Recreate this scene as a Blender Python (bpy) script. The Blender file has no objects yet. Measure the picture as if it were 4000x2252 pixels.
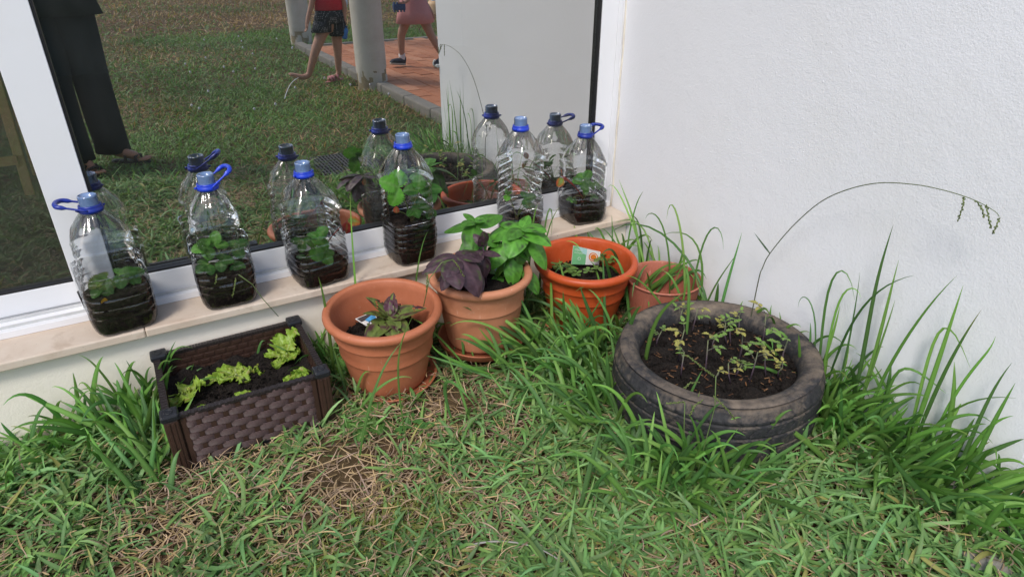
import bpy, math, random
import numpy as np
from mathutils import Vector, Matrix, Euler, noise as mnoise

random.seed(7)
rng = np.random.default_rng(11)
R = math.radians
sc = bpy.context.scene
col = sc.collection

# ------------------------------------------------------------------ camera
CAM = Vector((0.0, -2.0, 1.20))
M = [[0.867487115817812, 0.231673483643367, -0.44021983243220725],
     [-0.4974586019883929, 0.4058162017061629, -0.7667125600513771],
     [0.0010213705731350721, 0.8841044097895505, 0.46728829366122887]]
F = 2569.87
cam_d = bpy.data.cameras.new('camera')
cam_d.sensor_width = 36.0
cam_d.lens = F / 4000 * 36.0
cam_d.clip_start = 0.02
cam_d.clip_end = 500
cam = bpy.data.objects.new('camera', cam_d)
col.objects.link(cam)
cam.matrix_world = Matrix.Translation(CAM) @ Matrix(M).to_4x4()
sc.camera = cam

# ------------------------------------------------------------------ light
SUN_EL, SUN_AZ = R(50), R(226)          # azimuth: from +Y clockwise
w = bpy.data.worlds.new('World'); sc.world = w; w.use_nodes = True
nt = w.node_tree; nt.nodes.clear()
sky = nt.nodes.new('ShaderNodeTexSky'); sky.sky_type = 'NISHITA'
sky.sun_disc = False; sky.sun_elevation = SUN_EL; sky.sun_rotation = SUN_AZ
sky.dust_density = 1.6; sky.air_density = 1.0; sky.ozone_density = 1.0
bg = nt.nodes.new('ShaderNodeBackground'); bg.inputs['Strength'].default_value = 0.13
wo = nt.nodes.new('ShaderNodeOutputWorld')
nt.links.new(sky.outputs[0], bg.inputs[0]); nt.links.new(bg.outputs[0], wo.inputs[0])
sl = bpy.data.lights.new('sun', 'SUN'); sl.energy = 1.5; sl.angle = R(14); sl.color = (1.0, 0.96, 0.9)
so = bpy.data.objects.new('sun', sl); col.objects.link(so)
sd = Vector((math.sin(SUN_AZ) * math.cos(SUN_EL), math.cos(SUN_AZ) * math.cos(SUN_EL), math.sin(SUN_EL)))
so.rotation_euler = (-sd).to_track_quat('-Z', 'Y').to_euler()
so.location = sd * 20
sc.view_settings.view_transform = 'Standard'
sc.view_settings.look = 'None'
sc.view_settings.exposure = 0.60
sc.view_settings.gamma = 1.0
sc.render.engine = 'CYCLES'
sc.cycles.max_bounces = 10
sc.cycles.diffuse_bounces = 4
sc.cycles.glossy_bounces = 5
sc.cycles.transmission_bounces = 6
sc.cycles.transparent_max_bounces = 28
sc.cycles.caustics_reflective = False
sc.cycles.caustics_refractive = False
sc.cycles.use_denoising = True
try:
    sc.cycles.denoiser = 'OPENIMAGEDENOISE'
except Exception:
    pass

# ------------------------------------------------------------------ helpers
K = 4000 / 2575.0
Mm = Matrix(M)


def ray(p):
    return Mm @ Vector((p[0] * K - 2000, -(p[1] * K - 1126), -F))


def onY(p, y):          # point of a sight line at depth y
    r = ray(p); return CAM + r * ((y - CAM.y) / r.y)


def onZ(p, z):
    r = ray(p); return CAM + r * ((z - CAM.z) / r.z)


def onX(p, x):
    r = ray(p); return CAM + r * ((x - CAM.x) / r.x)


def V(*a):
    return Vector(a)


def tag(o, label=None, cat=None, group=None, kind=None):
    if label: o['label'] = label
    if cat: o['category'] = cat
    if group: o['group'] = group
    if kind: o['kind'] = kind
    return o


def empty(name, loc, label=None, cat=None, group=None, rz=0.0):
    o = bpy.data.objects.new(name, None); col.objects.link(o)
    o.location = loc; o.rotation_euler = (0, 0, rz); o.empty_display_size = 0.05
    return tag(o, label, cat, group)


class MB:
    """collects vertices, faces and a colour per vertex; build() links ONE mesh object"""

    def __init__(s):
        s.v = []; s.f = []; s.c = []; s.m = []

    def add(s, vs, fs, c=(1, 1, 1), mi=0):
        n = len(s.v)
        s.v += [tuple(p) for p in vs]
        s.f += [tuple(i + n for i in f) for f in fs]
        s.m += [mi] * len(fs)
        if c and isinstance(c[0], (tuple, list)):
            s.c += [tuple(q[:3]) for q in c]
        else:
            s.c += [tuple(c)] * len(vs)

    def grid(s, P, c=(1, 1, 1), wrap=False, flip=False, mi=0):
        ny = len(P); nx = len(P[0]); vs = [p for r_ in P for p in r_]; fs = []
        for j in range(ny - 1):
            for i in range(nx if wrap else nx - 1):
                a = j * nx + i; b = j * nx + (i + 1) % nx
                q = (a, b, b + nx, a + nx)
                fs.append(q[::-1] if flip else q)
        cc = [x for r_ in c for x in r_] if isinstance(c[0], list) else c
        s.add(vs, fs, cc, mi)

    def tube(s, pts, rad, n=8, c=(1, 1, 1), cap=True, flat=None):
        pts = [Vector(p) for p in pts]
        if not isinstance(rad, (list, tuple)): rad = [rad] * len(pts)
        rows = []; prev = None
        for i, p in enumerate(pts):
            t = (pts[min(i + 1, len(pts) - 1)] - pts[max(i - 1, 0)])
            if t.length < 1e-9: t = Vector((0, 0, 1))
            t.normalize()
            if prev is None:
                a = Vector((0, 0, 1)) if abs(t.z) < .9 else Vector((1, 0, 0))
                u = t.cross(a).normalized()
            else:
                u = (prev - t * prev.dot(t))
                u = u.normalized() if u.length > 1e-6 else t.orthogonal().normalized()
            prev = u; vv = t.cross(u)
            k = 1.0 if flat is None else flat
            rows.append([p + (u * math.cos(2 * math.pi * j / n) + vv * math.sin(2 * math.pi * j / n) * k) * rad[i] for j in range(n)])
        cc = c
        if isinstance(c, list): cc = [[q] * n for q in c]
        s.grid(rows, cc, wrap=True)
        if cap:
            b = len(s.v); L = len(pts)
            s.f.append(tuple(b - L * n + j for j in range(n))[::-1]); s.m.append(0)
            s.f.append(tuple(b - n + j for j in range(n))); s.m.append(0)

    def lathe(s, prof, n=48, ctr=(0, 0, 0), c=(1, 1, 1), fn=None, close=False):
        rows = []
        for r_, z in prof:
            row = []
            for j in range(n):
                a = 2 * math.pi * j / n
                rr = fn(a, r_, z) if fn else r_
                row.append((ctr[0] + rr * math.cos(a), ctr[1] + rr * math.sin(a), ctr[2] + z))
            rows.append(row)
        if close: rows.append(rows[0])
        s.grid(rows, c, wrap=True)

    def box(s, x0, x1, y0, y1, z0, z1, c=(1, 1, 1), mi=0):
        vs = [(x0, y0, z0), (x1, y0, z0), (x1, y1, z0), (x0, y1, z0), (x0, y0, z1), (x1, y0, z1), (x1, y1, z1), (x0, y1, z1)]
        s.add(vs, [(0, 3, 2, 1), (4, 5, 6, 7), (0, 1, 5, 4), (1, 2, 6, 5), (2, 3, 7, 6), (3, 0, 4, 7)], c, mi)

    def build(s, name, mat, parent=None, smooth=True, bevel=0, world=False):
        me = bpy.data.meshes.new(name)
        me.from_pydata(s.v, [], s.f)
        mats = mat if isinstance(mat, (list, tuple)) else [mat]
        for m_ in mats: me.materials.append(m_)
        if len(mats) > 1: me.polygons.foreach_set('material_index', s.m)
        me.polygons.foreach_set('use_smooth', [smooth] * len(me.polygons))
        a = me.color_attributes.new('Col', 'FLOAT_COLOR', 'POINT')
        cc = np.ones((len(s.v), 4), np.float32); cc[:, :3] = np.array(s.c, np.float32)
        a.data.foreach_set('color', cc.ravel())
        me.update()
        o = bpy.data.objects.new(name, me); col.objects.link(o)
        if parent is not None:
            o.parent = parent
            if world: o.matrix_parent_inverse = Matrix.Translation(parent.location).inverted() if parent.rotation_euler.z == 0 else parent.matrix_basis.inverted()
        if bevel:
            b = o.modifiers.new('bevel', 'BEVEL'); b.width = bevel; b.segments = 2; b.limit_method = 'ANGLE'
            b.harden_normals = False
        return o


def bxo(name, x0, x1, y0, y1, z0, z1, mat, parent=None, bevel=0.0):
    m = MB(); m.box(x0, x1, y0, y1, z0, z1)
    return m.build(name, mat, parent, smooth=False, bevel=bevel, world=True)


def big_mesh(name, v, f, c, mat, smooth=True):
    """v (n,3) f (m,4) c (n,3) numpy"""
    me = bpy.data.meshes.new(name)
    nv, nf = len(v), len(f)
    me.vertices.add(nv); me.vertices.foreach_set('co', np.ascontiguousarray(v, np.float32).ravel())
    me.loops.add(nf * 4); me.polygons.add(nf)
    me.polygons.foreach_set('loop_start', np.arange(nf, dtype=np.int32) * 4)
    me.polygons.foreach_set('loop_total', np.full(nf, 4, np.int32))
    me.loops.foreach_set('vertex_index', np.ascontiguousarray(f, np.int32).ravel())
    me.update(calc_edges=True); me.validate()
    me.polygons.foreach_set('use_smooth', [smooth] * nf)
    a = me.color_attributes.new('Col', 'FLOAT_COLOR', 'POINT')
    cc = np.ones((nv, 4), np.float32); cc[:, :3] = c
    a.data.foreach_set('color', cc.ravel())
    me.materials.append(mat)
    o = bpy.data.objects.new(name, me); col.objects.link(o)
    return o


# ---------------------------------------------------------------- materials
class NT:
    def __init__(s, name):
        s.m = bpy.data.materials.new(name); s.m.use_nodes = True
        s.t = s.m.node_tree; s.t.nodes.clear()
        s.out = s.n('ShaderNodeOutputMaterial')

    def n(s, typ, **kw):
        x = s.t.nodes.new(typ)
        for k, v_ in kw.items(): setattr(x, k, v_)
        return x

    def l(s, a, b):
        s.t.links.new(a, b)

    def coords(s, obj=False):
        if obj:
            return s.n('ShaderNodeTexCoord').outputs['Object']
        return s.n('ShaderNodeNewGeometry').outputs['Position']

    def noise(s, scale, detail=3, rough=.55, vec=None, dist=0.0):
        x = s.n('ShaderNodeTexNoise'); x.inputs['Scale'].default_value = scale
        x.inputs['Detail'].default_value = detail; x.inputs['Roughness'].default_value = rough
        x.inputs['Distortion'].default_value = dist
        if vec is not None: s.l(vec, x.inputs['Vector'])
        return x.outputs['Fac']

    def ramp(s, fac, stops):
        x = s.n('ShaderNodeValToRGB'); e = x.color_ramp.elements
        while len(e) < len(stops): e.new(.5)
        for i, (p, c) in enumerate(stops):
            e[i].position = p; e[i].color = (*c, 1) if len(c) == 3 else c
        s.l(fac, x.inputs[0]); return x.outputs[0]

    def mix(s, fac, a, b, blend='MIX'):
        x = s.n('ShaderNodeMix'); x.data_type = 'RGBA'; x.blend_type = blend
        for sock, val in ((x.inputs['Factor'], fac), (x.inputs[6], a), (x.inputs[7], b)):
            if hasattr(val, 'is_output') or hasattr(val, 'links'): s.l(val, sock)
            else: sock.default_value = (*val, 1) if isinstance(val, tuple) and len(val) == 3 else val
        return x.outputs[2]

    def math(s, op, a, b=0.0):
        x = s.n('ShaderNodeMath'); x.operation = op
        for i, val in enumerate((a, b)):
            if hasattr(val, 'links'): s.l(val, x.inputs[i])
            else: x.inputs[i].default_value = val
        return x.outputs[0]

    def bump(s, h, strength=.3, dist=.01, normal=None):
        x = s.n('ShaderNodeBump'); x.inputs['Strength'].default_value = strength; x.inputs['Distance'].default_value = dist
        s.l(h, x.inputs['Height'])
        if normal is not None: s.l(normal, x.inputs['Normal'])
        return x.outputs[0]

    def pr(s, base=(.8, .8, .8), rough=.5, spec=.5, metal=0.0, normal=None, link=True, **kw):
        x = s.n('ShaderNodeBsdfPrincipled')
        for sock, val in (('Base Color', base), ('Roughness', rough), ('Specular IOR Level', spec), ('Metallic', metal)):
            if hasattr(val, 'links'): s.l(val, x.inputs[sock])
            else: x.inputs[sock].default_value = (*val, 1) if isinstance(val, tuple) and len(val) == 3 else val
        for k_, v_ in kw.items():
            x.inputs[k_.replace('_', ' ')].default_value = v_
        if normal is not None: s.l(normal, x.inputs['Normal'])
        if link: s.l(x.outputs[0], s.out.inputs[0])
        return x.outputs[0]

    def col(s):
        x = s.n('ShaderNodeVertexColor'); x.layer_name = 'Col'; return x.outputs[0]


def simple(name, base, rough=.5, spec=.5, metal=0.0, nscale=60, namp=.12, bump=0.0, bscale=200, bdist=.002):
    t = NT(name); p = t.coords()
    a = tuple(x * (1 - namp) for x in base); b = tuple(min(1, x * (1 + namp)) for x in base)
    c = t.mix(t.noise(nscale, 4, vec=p), a, b)
    nrm = t.bump(t.noise(bscale, 4, vec=p), bump, bdist) if bump else None
    t.pr(c, rough, spec, metal, nrm); return t.m


def leafmat(name, rough=.42, trans=.3, spec=.4, nscale=0, namp=.15, bscale=0, bdist=.0006):
    t = NT(name); c = t.col()
    if nscale:
        nz = t.noise(nscale, 3, vec=t.coords())
        c = t.mix(1.0, c, t.ramp(nz, [(.3, (1 - namp,) * 3), (.7, (1 + namp,) * 3)]), 'MULTIPLY')
    nrm = t.bump(t.noise(bscale, 2, vec=t.coords()), .5, bdist) if bscale else None
    p = t.pr(c, rough, spec, normal=nrm, link=False)
    tr = t.n('ShaderNodeBsdfTranslucent'); t.l(t.mix(1.0, c, (1.0, 1.15, .6), 'MULTIPLY'), tr.inputs[0])
    mx = t.n('ShaderNodeMixShader'); mx.inputs[0].default_value = trans
    t.l(p, mx.inputs[1]); t.l(tr.outputs[0], mx.inputs[2]); t.l(mx.outputs[0], t.out.inputs[0])
    return t.m


MAT = {}


def mk_stucco(name, base, stain):
    t = NT(name); p = t.coords()
    big = t.noise(1.6, 4, .6, p); mid = t.noise(9, 4, .6, p)
    c = t.mix(t.ramp(big, [(.5, (0, 0, 0)), (.8, (.6, .6, .6))]), base, stain)
    c = t.mix(t.ramp(mid, [(.66, (0, 0, 0)), (.85, (.35, .35, .35))]), c, tuple(x * .82 for x in stain))
    fine = t.noise(230, 3, .6, p)
    lump = t.noise(95, 2, .5, p); trowel = t.noise(16, 3, .6, p)
    h = t.math('ADD', t.math('MULTIPLY', fine, .75), t.math('ADD', t.math('MULTIPLY', lump, .45), t.math('MULTIPLY', trowel, 1.2)))
    t.pr(c, .88, .25, normal=t.bump(h, .42, .0026)); return t.m


MAT['stucco'] = mk_stucco('white_stucco', (.85, .845, .87), (.80, .775, .735))
MAT['plinth'] = mk_stucco('cream_render', (.86, .79, .68), (.74, .63, .48))

t = NT('white_aluminium'); p = t.coords()
t.pr(t.mix(t.ramp(t.noise(3, 5, .65, p), [(.45, (0, 0, 0)), (.8, (.5, .5, .5))]), (.80, .80, .82), (.74, .73, .72)), .38, .5,
     normal=t.bump(t.noise(700, 2, vec=p), .15, .0004)); MAT['alu'] = t.m
MAT['seal'] = simple('black_rubber_seal', (.012, .012, .014), .45, .4)
MAT['track'] = simple('grey_track', (.55, .55, .54), .5, .4, nscale=30, namp=.25)

for nm_, key_, base_r, tint in (('window_glass', 'glass', .60, (.42, .46, .44, 1)), ('clear_window_glass', 'glass_clear', .16, (.86, .88, .86, 1))):
    t = NT(nm_)
    gl = t.n('ShaderNodeBsdfGlossy'); gl.inputs['Roughness'].default_value = 0.0; gl.inputs['Color'].default_value = (.97, .965, .93, 1)
    tr = t.n('ShaderNodeBsdfTransparent'); tr.inputs[0].default_value = tint
    fr = t.n('ShaderNodeFresnel'); fr.inputs['IOR'].default_value = 1.5
    mx = t.n('ShaderNodeMixShader')
    t.l(t.math('MINIMUM', t.math('ADD', t.math('MULTIPLY', fr.outputs[0], .9), base_r), .95), mx.inputs[0])
    t.l(tr.outputs[0], mx.inputs[1]); t.l(gl.outputs[0], mx.inputs[2])
    df = t.n('ShaderNodeBsdfDiffuse'); df.inputs[0].default_value = (.7, .72, .7, 1)
    m3 = t.n('ShaderNodeMixShader'); t.l(t.ramp(t.noise(6, 4, .65, t.coords()), [(.3, (.004, .004, .004)), (.75, (.026, .026, .026))]), m3.inputs[0])
    t.l(mx.outputs[0], m3.inputs[1]); t.l(df.outputs[0], m3.inputs[2]); t.l(m3.outputs[0], t.out.inputs[0])
    MAT[key_] = t.m
t = NT('glass_back'); tr = t.n('ShaderNodeBsdfTransparent'); tr.inputs[0].default_value = (.93, .97, .95, 1)
t.l(tr.outputs[0], t.out.inputs[0]); MAT['glass_back'] = t.m

t = NT('cream_stone'); p = t.coords()
vein = t.noise(7.0, 5, .65, p, .6)
c = t.mix(t.ramp(vein, [(.35, (0, 0, 0)), (.70, (1, 1, 1))]), (.66, .56, .46), (.56, .44, .34))
c = t.mix(t.ramp(t.noise(17, 4, .6, p), [(.58, (0, 0, 0)), (.70, (.6, .6, .6))]), c, (.45, .34, .25))
c = t.mix(t.ramp(t.noise(150, 2, .5, p), [(.73, (0, 0, 0)), (.78, (.8, .8, .8))]), c, (.12, .09, .07))
t.pr(c, .55, .35, normal=t.bump(t.noise(240, 3, vec=p), .2, .001)); MAT['stone'] = t.m

t = NT('soil_ground'); p = t.coords()
c = t.ramp(t.noise(22, 6, .7, p), [(.3, (.045, .025, .015)), (.5, (.115, .062, .036)), (.68, (.20, .115, .068))])
c = t.mix(t.ramp(t.noise(1.1, 3, .5, p), [(.42, (0, 0, 0)), (.62, (.8, .8, .8))]), c, (.12, .09, .045))
t.pr(c, .95, .15, normal=t.bump(t.noise(120, 5, .7, p), .9, .008)); MAT['ground'] = t.m

t = NT('potting_soil'); p = t.coords()
c = t.ramp(t.noise(190, 4, .65, p), [(.35, (.006, .0045, .004)), (.6, (.022, .016, .013)), (.8, (.060, .042, .032))])
t.pr(c, .9, .25, normal=t.bump(t.noise(260, 4, .7, p), 1.0, .006)); MAT['soil'] = t.m
t = NT('bottle_soil'); p = t.coords()
c = t.ramp(t.noise(90, 5, .7, p), [(.35, (.010, .007, .006)), (.58, (.034, .023, .019)), (.75, (.10, .068, .052))])
t.pr(c, .9, .2, normal=t.bump(t.noise(200, 4, .7, p), .8, .004)); MAT['bsoil'] = t.m

MAT['blade'] = leafmat('grass_leaf', .5, .28, .3)
MAT['straw'] = leafmat('dry_straw', .7, .12, .2)
MAT['leaf'] = leafmat('strawberry_leaf', .45, .25, .35, 90, .18, 260, .0006)
MAT['basil'] = leafmat('basil_leaf', .46, .22, .4, 70, .15, 150, .0010)
MAT['lettuce'] = leafmat('lettuce_leaf', .4, .35, .4, 80, .12, 180, .0010)
MAT['stem'] = leafmat('plant_stem', .55, .05, .3)

# bottle plastic: thin clear shell
t = NT('clear_plastic')
lw = t.n('ShaderNodeFresnel'); lw.inputs['IOR'].default_value = 1.5
nb = t.bump(t.noise(30, 2, .5, t.coords()), .22, .004)
t.l(nb, lw.inputs['Normal'])
tr = t.n('ShaderNodeBsdfTransparent'); tr.inputs[0].default_value = (.985, .99, .992, 1)
gl = t.n('ShaderNodeBsdfGlossy'); gl.inputs['Roughness'].default_value = .06; gl.inputs[0].default_value = (1, 1, 1, 1); t.l(nb, gl.inputs['Normal'])
df = t.n('ShaderNodeBsdfTranslucent'); df.inputs[0].default_value = (.8, .82, .85, 1)
m1 = t.n('ShaderNodeMixShader'); m1.inputs[0].default_value = .035
t.l(tr.outputs[0], m1.inputs[1]); t.l(df.outputs[0], m1.inputs[2])
m2 = t.n('ShaderNodeMixShader')
t.l(t.math('MINIMUM', t.math('ADD', t.math('MULTIPLY', lw.outputs[0], .80), .022), .8), m2.inputs[0])
t.l(m1.outputs[0], m2.inputs[1]); t.l(gl.outputs[0], m2.inputs[2]); t.l(m2.outputs[0], t.out.inputs[0])
MAT['plastic'] = t.m
t = NT('blue_neck_plastic')
lw = t.n('ShaderNodeFresnel'); lw.inputs['IOR'].default_value = 1.5
tr = t.n('ShaderNodeBsdfTransparent'); tr.inputs[0].default_value = (.80, .88, .98, 1)
gl = t.n('ShaderNodeBsdfGlossy'); gl.inputs['Roughness'].default_value = .08
df = t.n('ShaderNodeBsdfDiffuse'); df.inputs[0].default_value = (.30, .47, .85, 1)
m1 = t.n('ShaderNodeMixShader'); m1.inputs[0].default_value = .42
t.l(tr.outputs[0], m1.inputs[1]); t.l(df.outputs[0], m1.inputs[2])
m2 = t.n('ShaderNodeMixShader'); t.l(t.math('MULTIPLY', lw.outputs[0], 1.6), m2.inputs[0])
t.l(m1.outputs[0], m2.inputs[1]); t.l(gl.outputs[0], m2.inputs[2]); t.l(m2.outputs[0], t.out.inputs[0])
MAT['neck'] = t.m
MAT['blue'] = simple('blue_cap_plastic', (.012, .045, .50), .32, .5, namp=.15)
MAT['blue_dark'] = simple('dark_blue_cap_plastic', (.010, .028, .26), .35, .5, namp=.15)


def terracotta(name, base, rough=.55, dust=.25):
    t = NT(name); p = t.coords()
    c = t.mix(t.ramp(t.noise(11, 5, .65, p), [(.35, (0, 0, 0)), (.75, (1, 1, 1))]), base, tuple(min(1, x * 1.18 + .02) for x in base))
    c = t.mix(t.ramp(t.noise(55, 4, .6, p), [(.62, (0, 0, 0)), (.75, (dust, dust, dust))]), c, (.62, .42, .30))
    m_ = t.n('ShaderNodeMapping'); m_.inputs['Scale'].default_value = (90, 90, 16); m_.inputs['Rotation'].default_value = (.2, .3, 0); t.l(p, m_.inputs[0])
    c = t.mix(t.ramp(t.noise(1, 2, .5, m_.outputs[0]), [(.70, (0, 0, 0)), (.74, (dust, dust, dust))]), c, (.75, .50, .38))
    t.pr(c, rough, .4, normal=t.bump(t.noise(380, 3, vec=p), .2, .0008)); return t.m


MAT['pot1'] = terracotta('terracotta_plastic', (.42, .135, .062), .50, .22)
MAT['pot2'] = terracotta('pale_terracotta_plastic', (.46, .185, .095), .62, .40)
MAT['pot3'] = terracotta('orange_red_plastic', (.45, .068, .013), .40, .12)
MAT['pot4'] = terracotta('faded_pink_plastic', (.37, .115, .07), .55, .35)
MAT['saucer'] = terracotta('saucer_plastic', (.38, .12, .055), .55, .25)

t = NT('brown_rattan_plastic'); p = t.coords(True)
wv = t.n('ShaderNodeTexWave'); wv.wave_type = 'BANDS'; wv.bands_direction = 'Z'; wv.inputs['Scale'].default_value = 95; wv.inputs['Distortion'].default_value = 0.0
t.l(p, wv.inputs['Vector'])
c = t.mix(t.noise(25, 4, .6, t.coords()), (.078, .042, .040), (.125, .074, .070))
c = t.mix(t.ramp(t.noise(160, 3, .6, t.coords()), [(.62, (0, 0, 0)), (.78, (.4, .4, .4))]), c, (.20, .15, .14))
t.pr(c, .42, .5, normal=t.bump(wv.outputs['Fac'], .9, .002)); MAT['weave'] = t.m
MAT['brown'] = simple('brown_planter_plastic', (.045, .022, .015), .5, .4, nscale=40, namp=.3, bump=.15, bscale=300)
MAT['rim'] = simple('dark_brown_rim_plastic', (.024, .018, .018), .45, .4, nscale=40, namp=.25)
MAT['capblack'] = simple('black_planter_plastic', (.014, .015, .019), .42, .45, nscale=40, namp=.25, bump=.1)

t = NT('old_tyre_rubber'); p = t.coords()
mud = t.noise(7.5, 6, .68, p, .4)
mud2 = t.noise(46, 5, .7, p)
c = t.mix(t.ramp(t.noise(60, 4, .6, p), [(.3, (0, 0, 0)), (.8, (1, 1, 1))]), (.016, .016, .019), (.050, .048, .049))
geo = t.n('ShaderNodeNewGeometry'); sep = t.n('ShaderNodeSeparateXYZ'); t.l(geo.outputs['Normal'], sep.inputs[0])
up = t.math('MULTIPLY', sep.outputs['Z'], .19)
f_ = t.math('ADD', t.math('ADD', mud, up), t.math('MULTIPLY', t.math('SUBTRACT', mud2, .5), .55))
c = t.mix(t.ramp(f_, [(.56, (0, 0, 0)), (.70, (.40, .40, .40)), (.90, (.85, .85, .85))]), c, (.225, .175, .130))
t.pr(c, .72, .35, normal=t.bump(t.noise(150, 4, .65, p), .5, .003)); MAT['tyre'] = t.m

MAT['paper'] = simple('white_card', (.80, .80, .78), .5, .4, namp=.04)
MAT['print_green'] = simple('green_print', (.20, .52, .24), .45, .4, nscale=30, namp=.25)
MAT['print_teal'] = simple('pale_teal_print', (.42, .68, .66), .45, .4, nscale=30, namp=.15)
MAT['print_orange'] = simple('orange_print', (.80, .22, .03), .45, .4, nscale=80, namp=.15)
MAT['print_blue'] = simple('blue_print', (.08, .35, .70), .45, .4, nscale=60, namp=.5)
MAT['print_dark'] = simple('dark_print', (.06, .05, .05), .45, .4, nscale=90, namp=.6)

MAT['rock'] = simple('grey_stone', (.26, .24, .21), .9, .2, nscale=14, namp=.35, bump=.6, bscale=60, bdist=.006)
MAT['concrete'] = simple('kerb_concrete', (.24, .22, .19), .92, .2, nscale=9, namp=.3, bump=.5, bscale=90, bdist=.004)
MAT['joint'] = simple('sandy_joint', (.20, .145, .10), .95, .1, nscale=30, namp=.3)
pav = []
for i, b_ in enumerate([(.50, .215, .115), (.46, .185, .095), (.53, .245, .14), (.42, .165, .085)]):
    pav.append(simple('clay_paver_%s' % 'abcd'[i], b_, .8, .25, nscale=12, namp=.22, bump=.3, bscale=120, bdist=.002))
t = NT('column_render'); p = t.coords()
c = t.mix(t.ramp(t.noise(4, 5, .65, p), [(.4, (0, 0, 0)), (.75, (1, 1, 1))]), (.66, .60, .52), (.52, .46, .38))
t.pr(c, .88, .2, normal=t.bump(t.noise(70, 4, .65, p), .5, .004)); MAT['column'] = t.m
MAT['chip'] = simple('bare_mortar', (.34, .27, .17), .95, .1, nscale=20, namp=.35, bump=.6, bscale=60)
MAT['grate'] = simple('galvanised_grate', (.20, .20, .20), .5, .5, .6, nscale=50, namp=.3)
MAT['dark'] = simple('pit_shade_black', (.012, .012, .012), .9, .1)
MAT['wood'] = simple('pine_wood', (.74, .46, .24), .5, .4, nscale=18, namp=.22, bump=.15)
MAT['floor'] = simple('room_floor', (.30, .24, .18), .4, .5, nscale=5, namp=.25)
MAT['room'] = simple('room_wall', (.30, .28, .25), .9, .2, nscale=3, namp=.1)
MAT['skin'] = simple('skin', (.42, .22, .145), .5, .4, nscale=30, namp=.12)
MAT['cloth_dark'] = simple('dark_cloth', (.014, .020, .022), .9, .15, nscale=60, namp=.3, bump=.3, bscale=40, bdist=.006)
MAT['cloth_red'] = simple('red_cloth', (.55, .03, .06), .85, .2, nscale=40, namp=.12, bump=.3, bscale=50, bdist=.004)
MAT['cloth_pink'] = simple('pink_cloth', (.60, .27, .26), .85, .2, nscale=40, namp=.1, bump=.3, bscale=50, bdist=.004)
MAT['cloth_white'] = simple('white_cloth', (.72, .68, .70), .85, .2, nscale=40, namp=.08, bump=.3, bscale=50, bdist=.004)
t = NT('dotted_navy_cloth'); p = t.coords()
vo = t.n('ShaderNodeTexVoronoi'); vo.inputs['Scale'].default_value = 75; vo.inputs['Randomness'].default_value = .25; t.l(p, vo.inputs['Vector'])
t.pr(t.ramp(vo.outputs['Distance'], [(.16, (.6, .6, .6)), (.26, (.012, .015, .022))]), .85, .2); MAT['cloth_dots'] = t.m
MAT['hair'] = simple('brown_hair', (.045, .025, .015), .5, .4, nscale=90, namp=.5)
MAT['sandal_pink'] = simple('pink_sandal', (.62, .25, .27), .6, .3)
MAT['shoe_navy'] = simple('navy_shoe', (.02, .026, .045), .7, .3)
MAT['sole'] = simple('pale_sole', (.50, .42, .34), .7, .3)
MAT['leather'] = simple('black_leather', (.018, .014, .012), .5, .4)
MAT['toy_blue'] = simple('toy_blue', (.02, .16, .48), .4, .5)
MAT['toy_navy'] = simple('toy_dark_blue', (.012, .05, .16), .4, .5)
MAT['post_blue'] = simple('light_blue_paint', (.12, .38, .55), .5, .4)
MAT['white_plastic'] = simple('white_plastic', (.75, .75, .75), .45, .5)


# noise for placing
def vnoise(x, y, s, seed=0):
    x = np.asarray(x) * s + seed * 17.3; y = np.asarray(y) * s + seed * 7.1
    xi = np.floor(x); yi = np.floor(y); xf = x - xi; yf = y - yi

    def h(a, b):
        q = np.sin(a * 127.1 + b * 311.7 + seed * 74.7) * 43758.5453
        return q - np.floor(q)
    u = xf * xf * (3 - 2 * xf); v_ = yf * yf * (3 - 2 * yf)
    return (h(xi, yi) * (1 - u) + h(xi + 1, yi) * u) * (1 - v_) + (h(xi, yi + 1) * (1 - u) + h(xi + 1, yi + 1) * u) * v_


# =====================================================================
#  THE SETTING
# =====================================================================
SILL_Z = 0.264
WX = 1.577          # face of the white pier wall
PIER_END = -1.585

# ground: one sheet with gentle unevenness near by
gx = np.concatenate([np.linspace(-60, -2.5, 14), np.linspace(-2.2, 4.4, 67), np.linspace(5, 60, 14)])
gy = np.concatenate([np.linspace(-80, -8, 14), np.linspace(-7.5, .1, 77)])


def gz(x, y):
    return (vnoise(x, y, 3.0, 3) - .5) * .022 + (vnoise(x, y, 9.0, 5) - .5) * .008


m = MB(); P = []
for yy in gy:
    P.append([(float(xx), float(yy), float(gz(xx, yy)) - .004) for xx in gx])
m.grid(P)
g = m.build('ground', MAT['ground']); tag(g, kind='structure')

# --------------------------------------------------------------- facade wall (under the sill, left of and above the door)
fw = empty('facade_wall', (0, 0, 0), 'cream rendered house wall under the stone sill behind the plants', 'wall')
bxo('plinth', -3.2, WX, -.150, .10, -.10, SILL_Z - .026, MAT['plinth'], fw)
bxo('wall_field', -3.2, -2.0, -.151, .12, SILL_Z + .001, 2.9, MAT['stucco'], fw)
bxo('lintel', -2.0, WX, -.151, .12, 2.30, 2.9, MAT['stucco'], fw)

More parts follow.
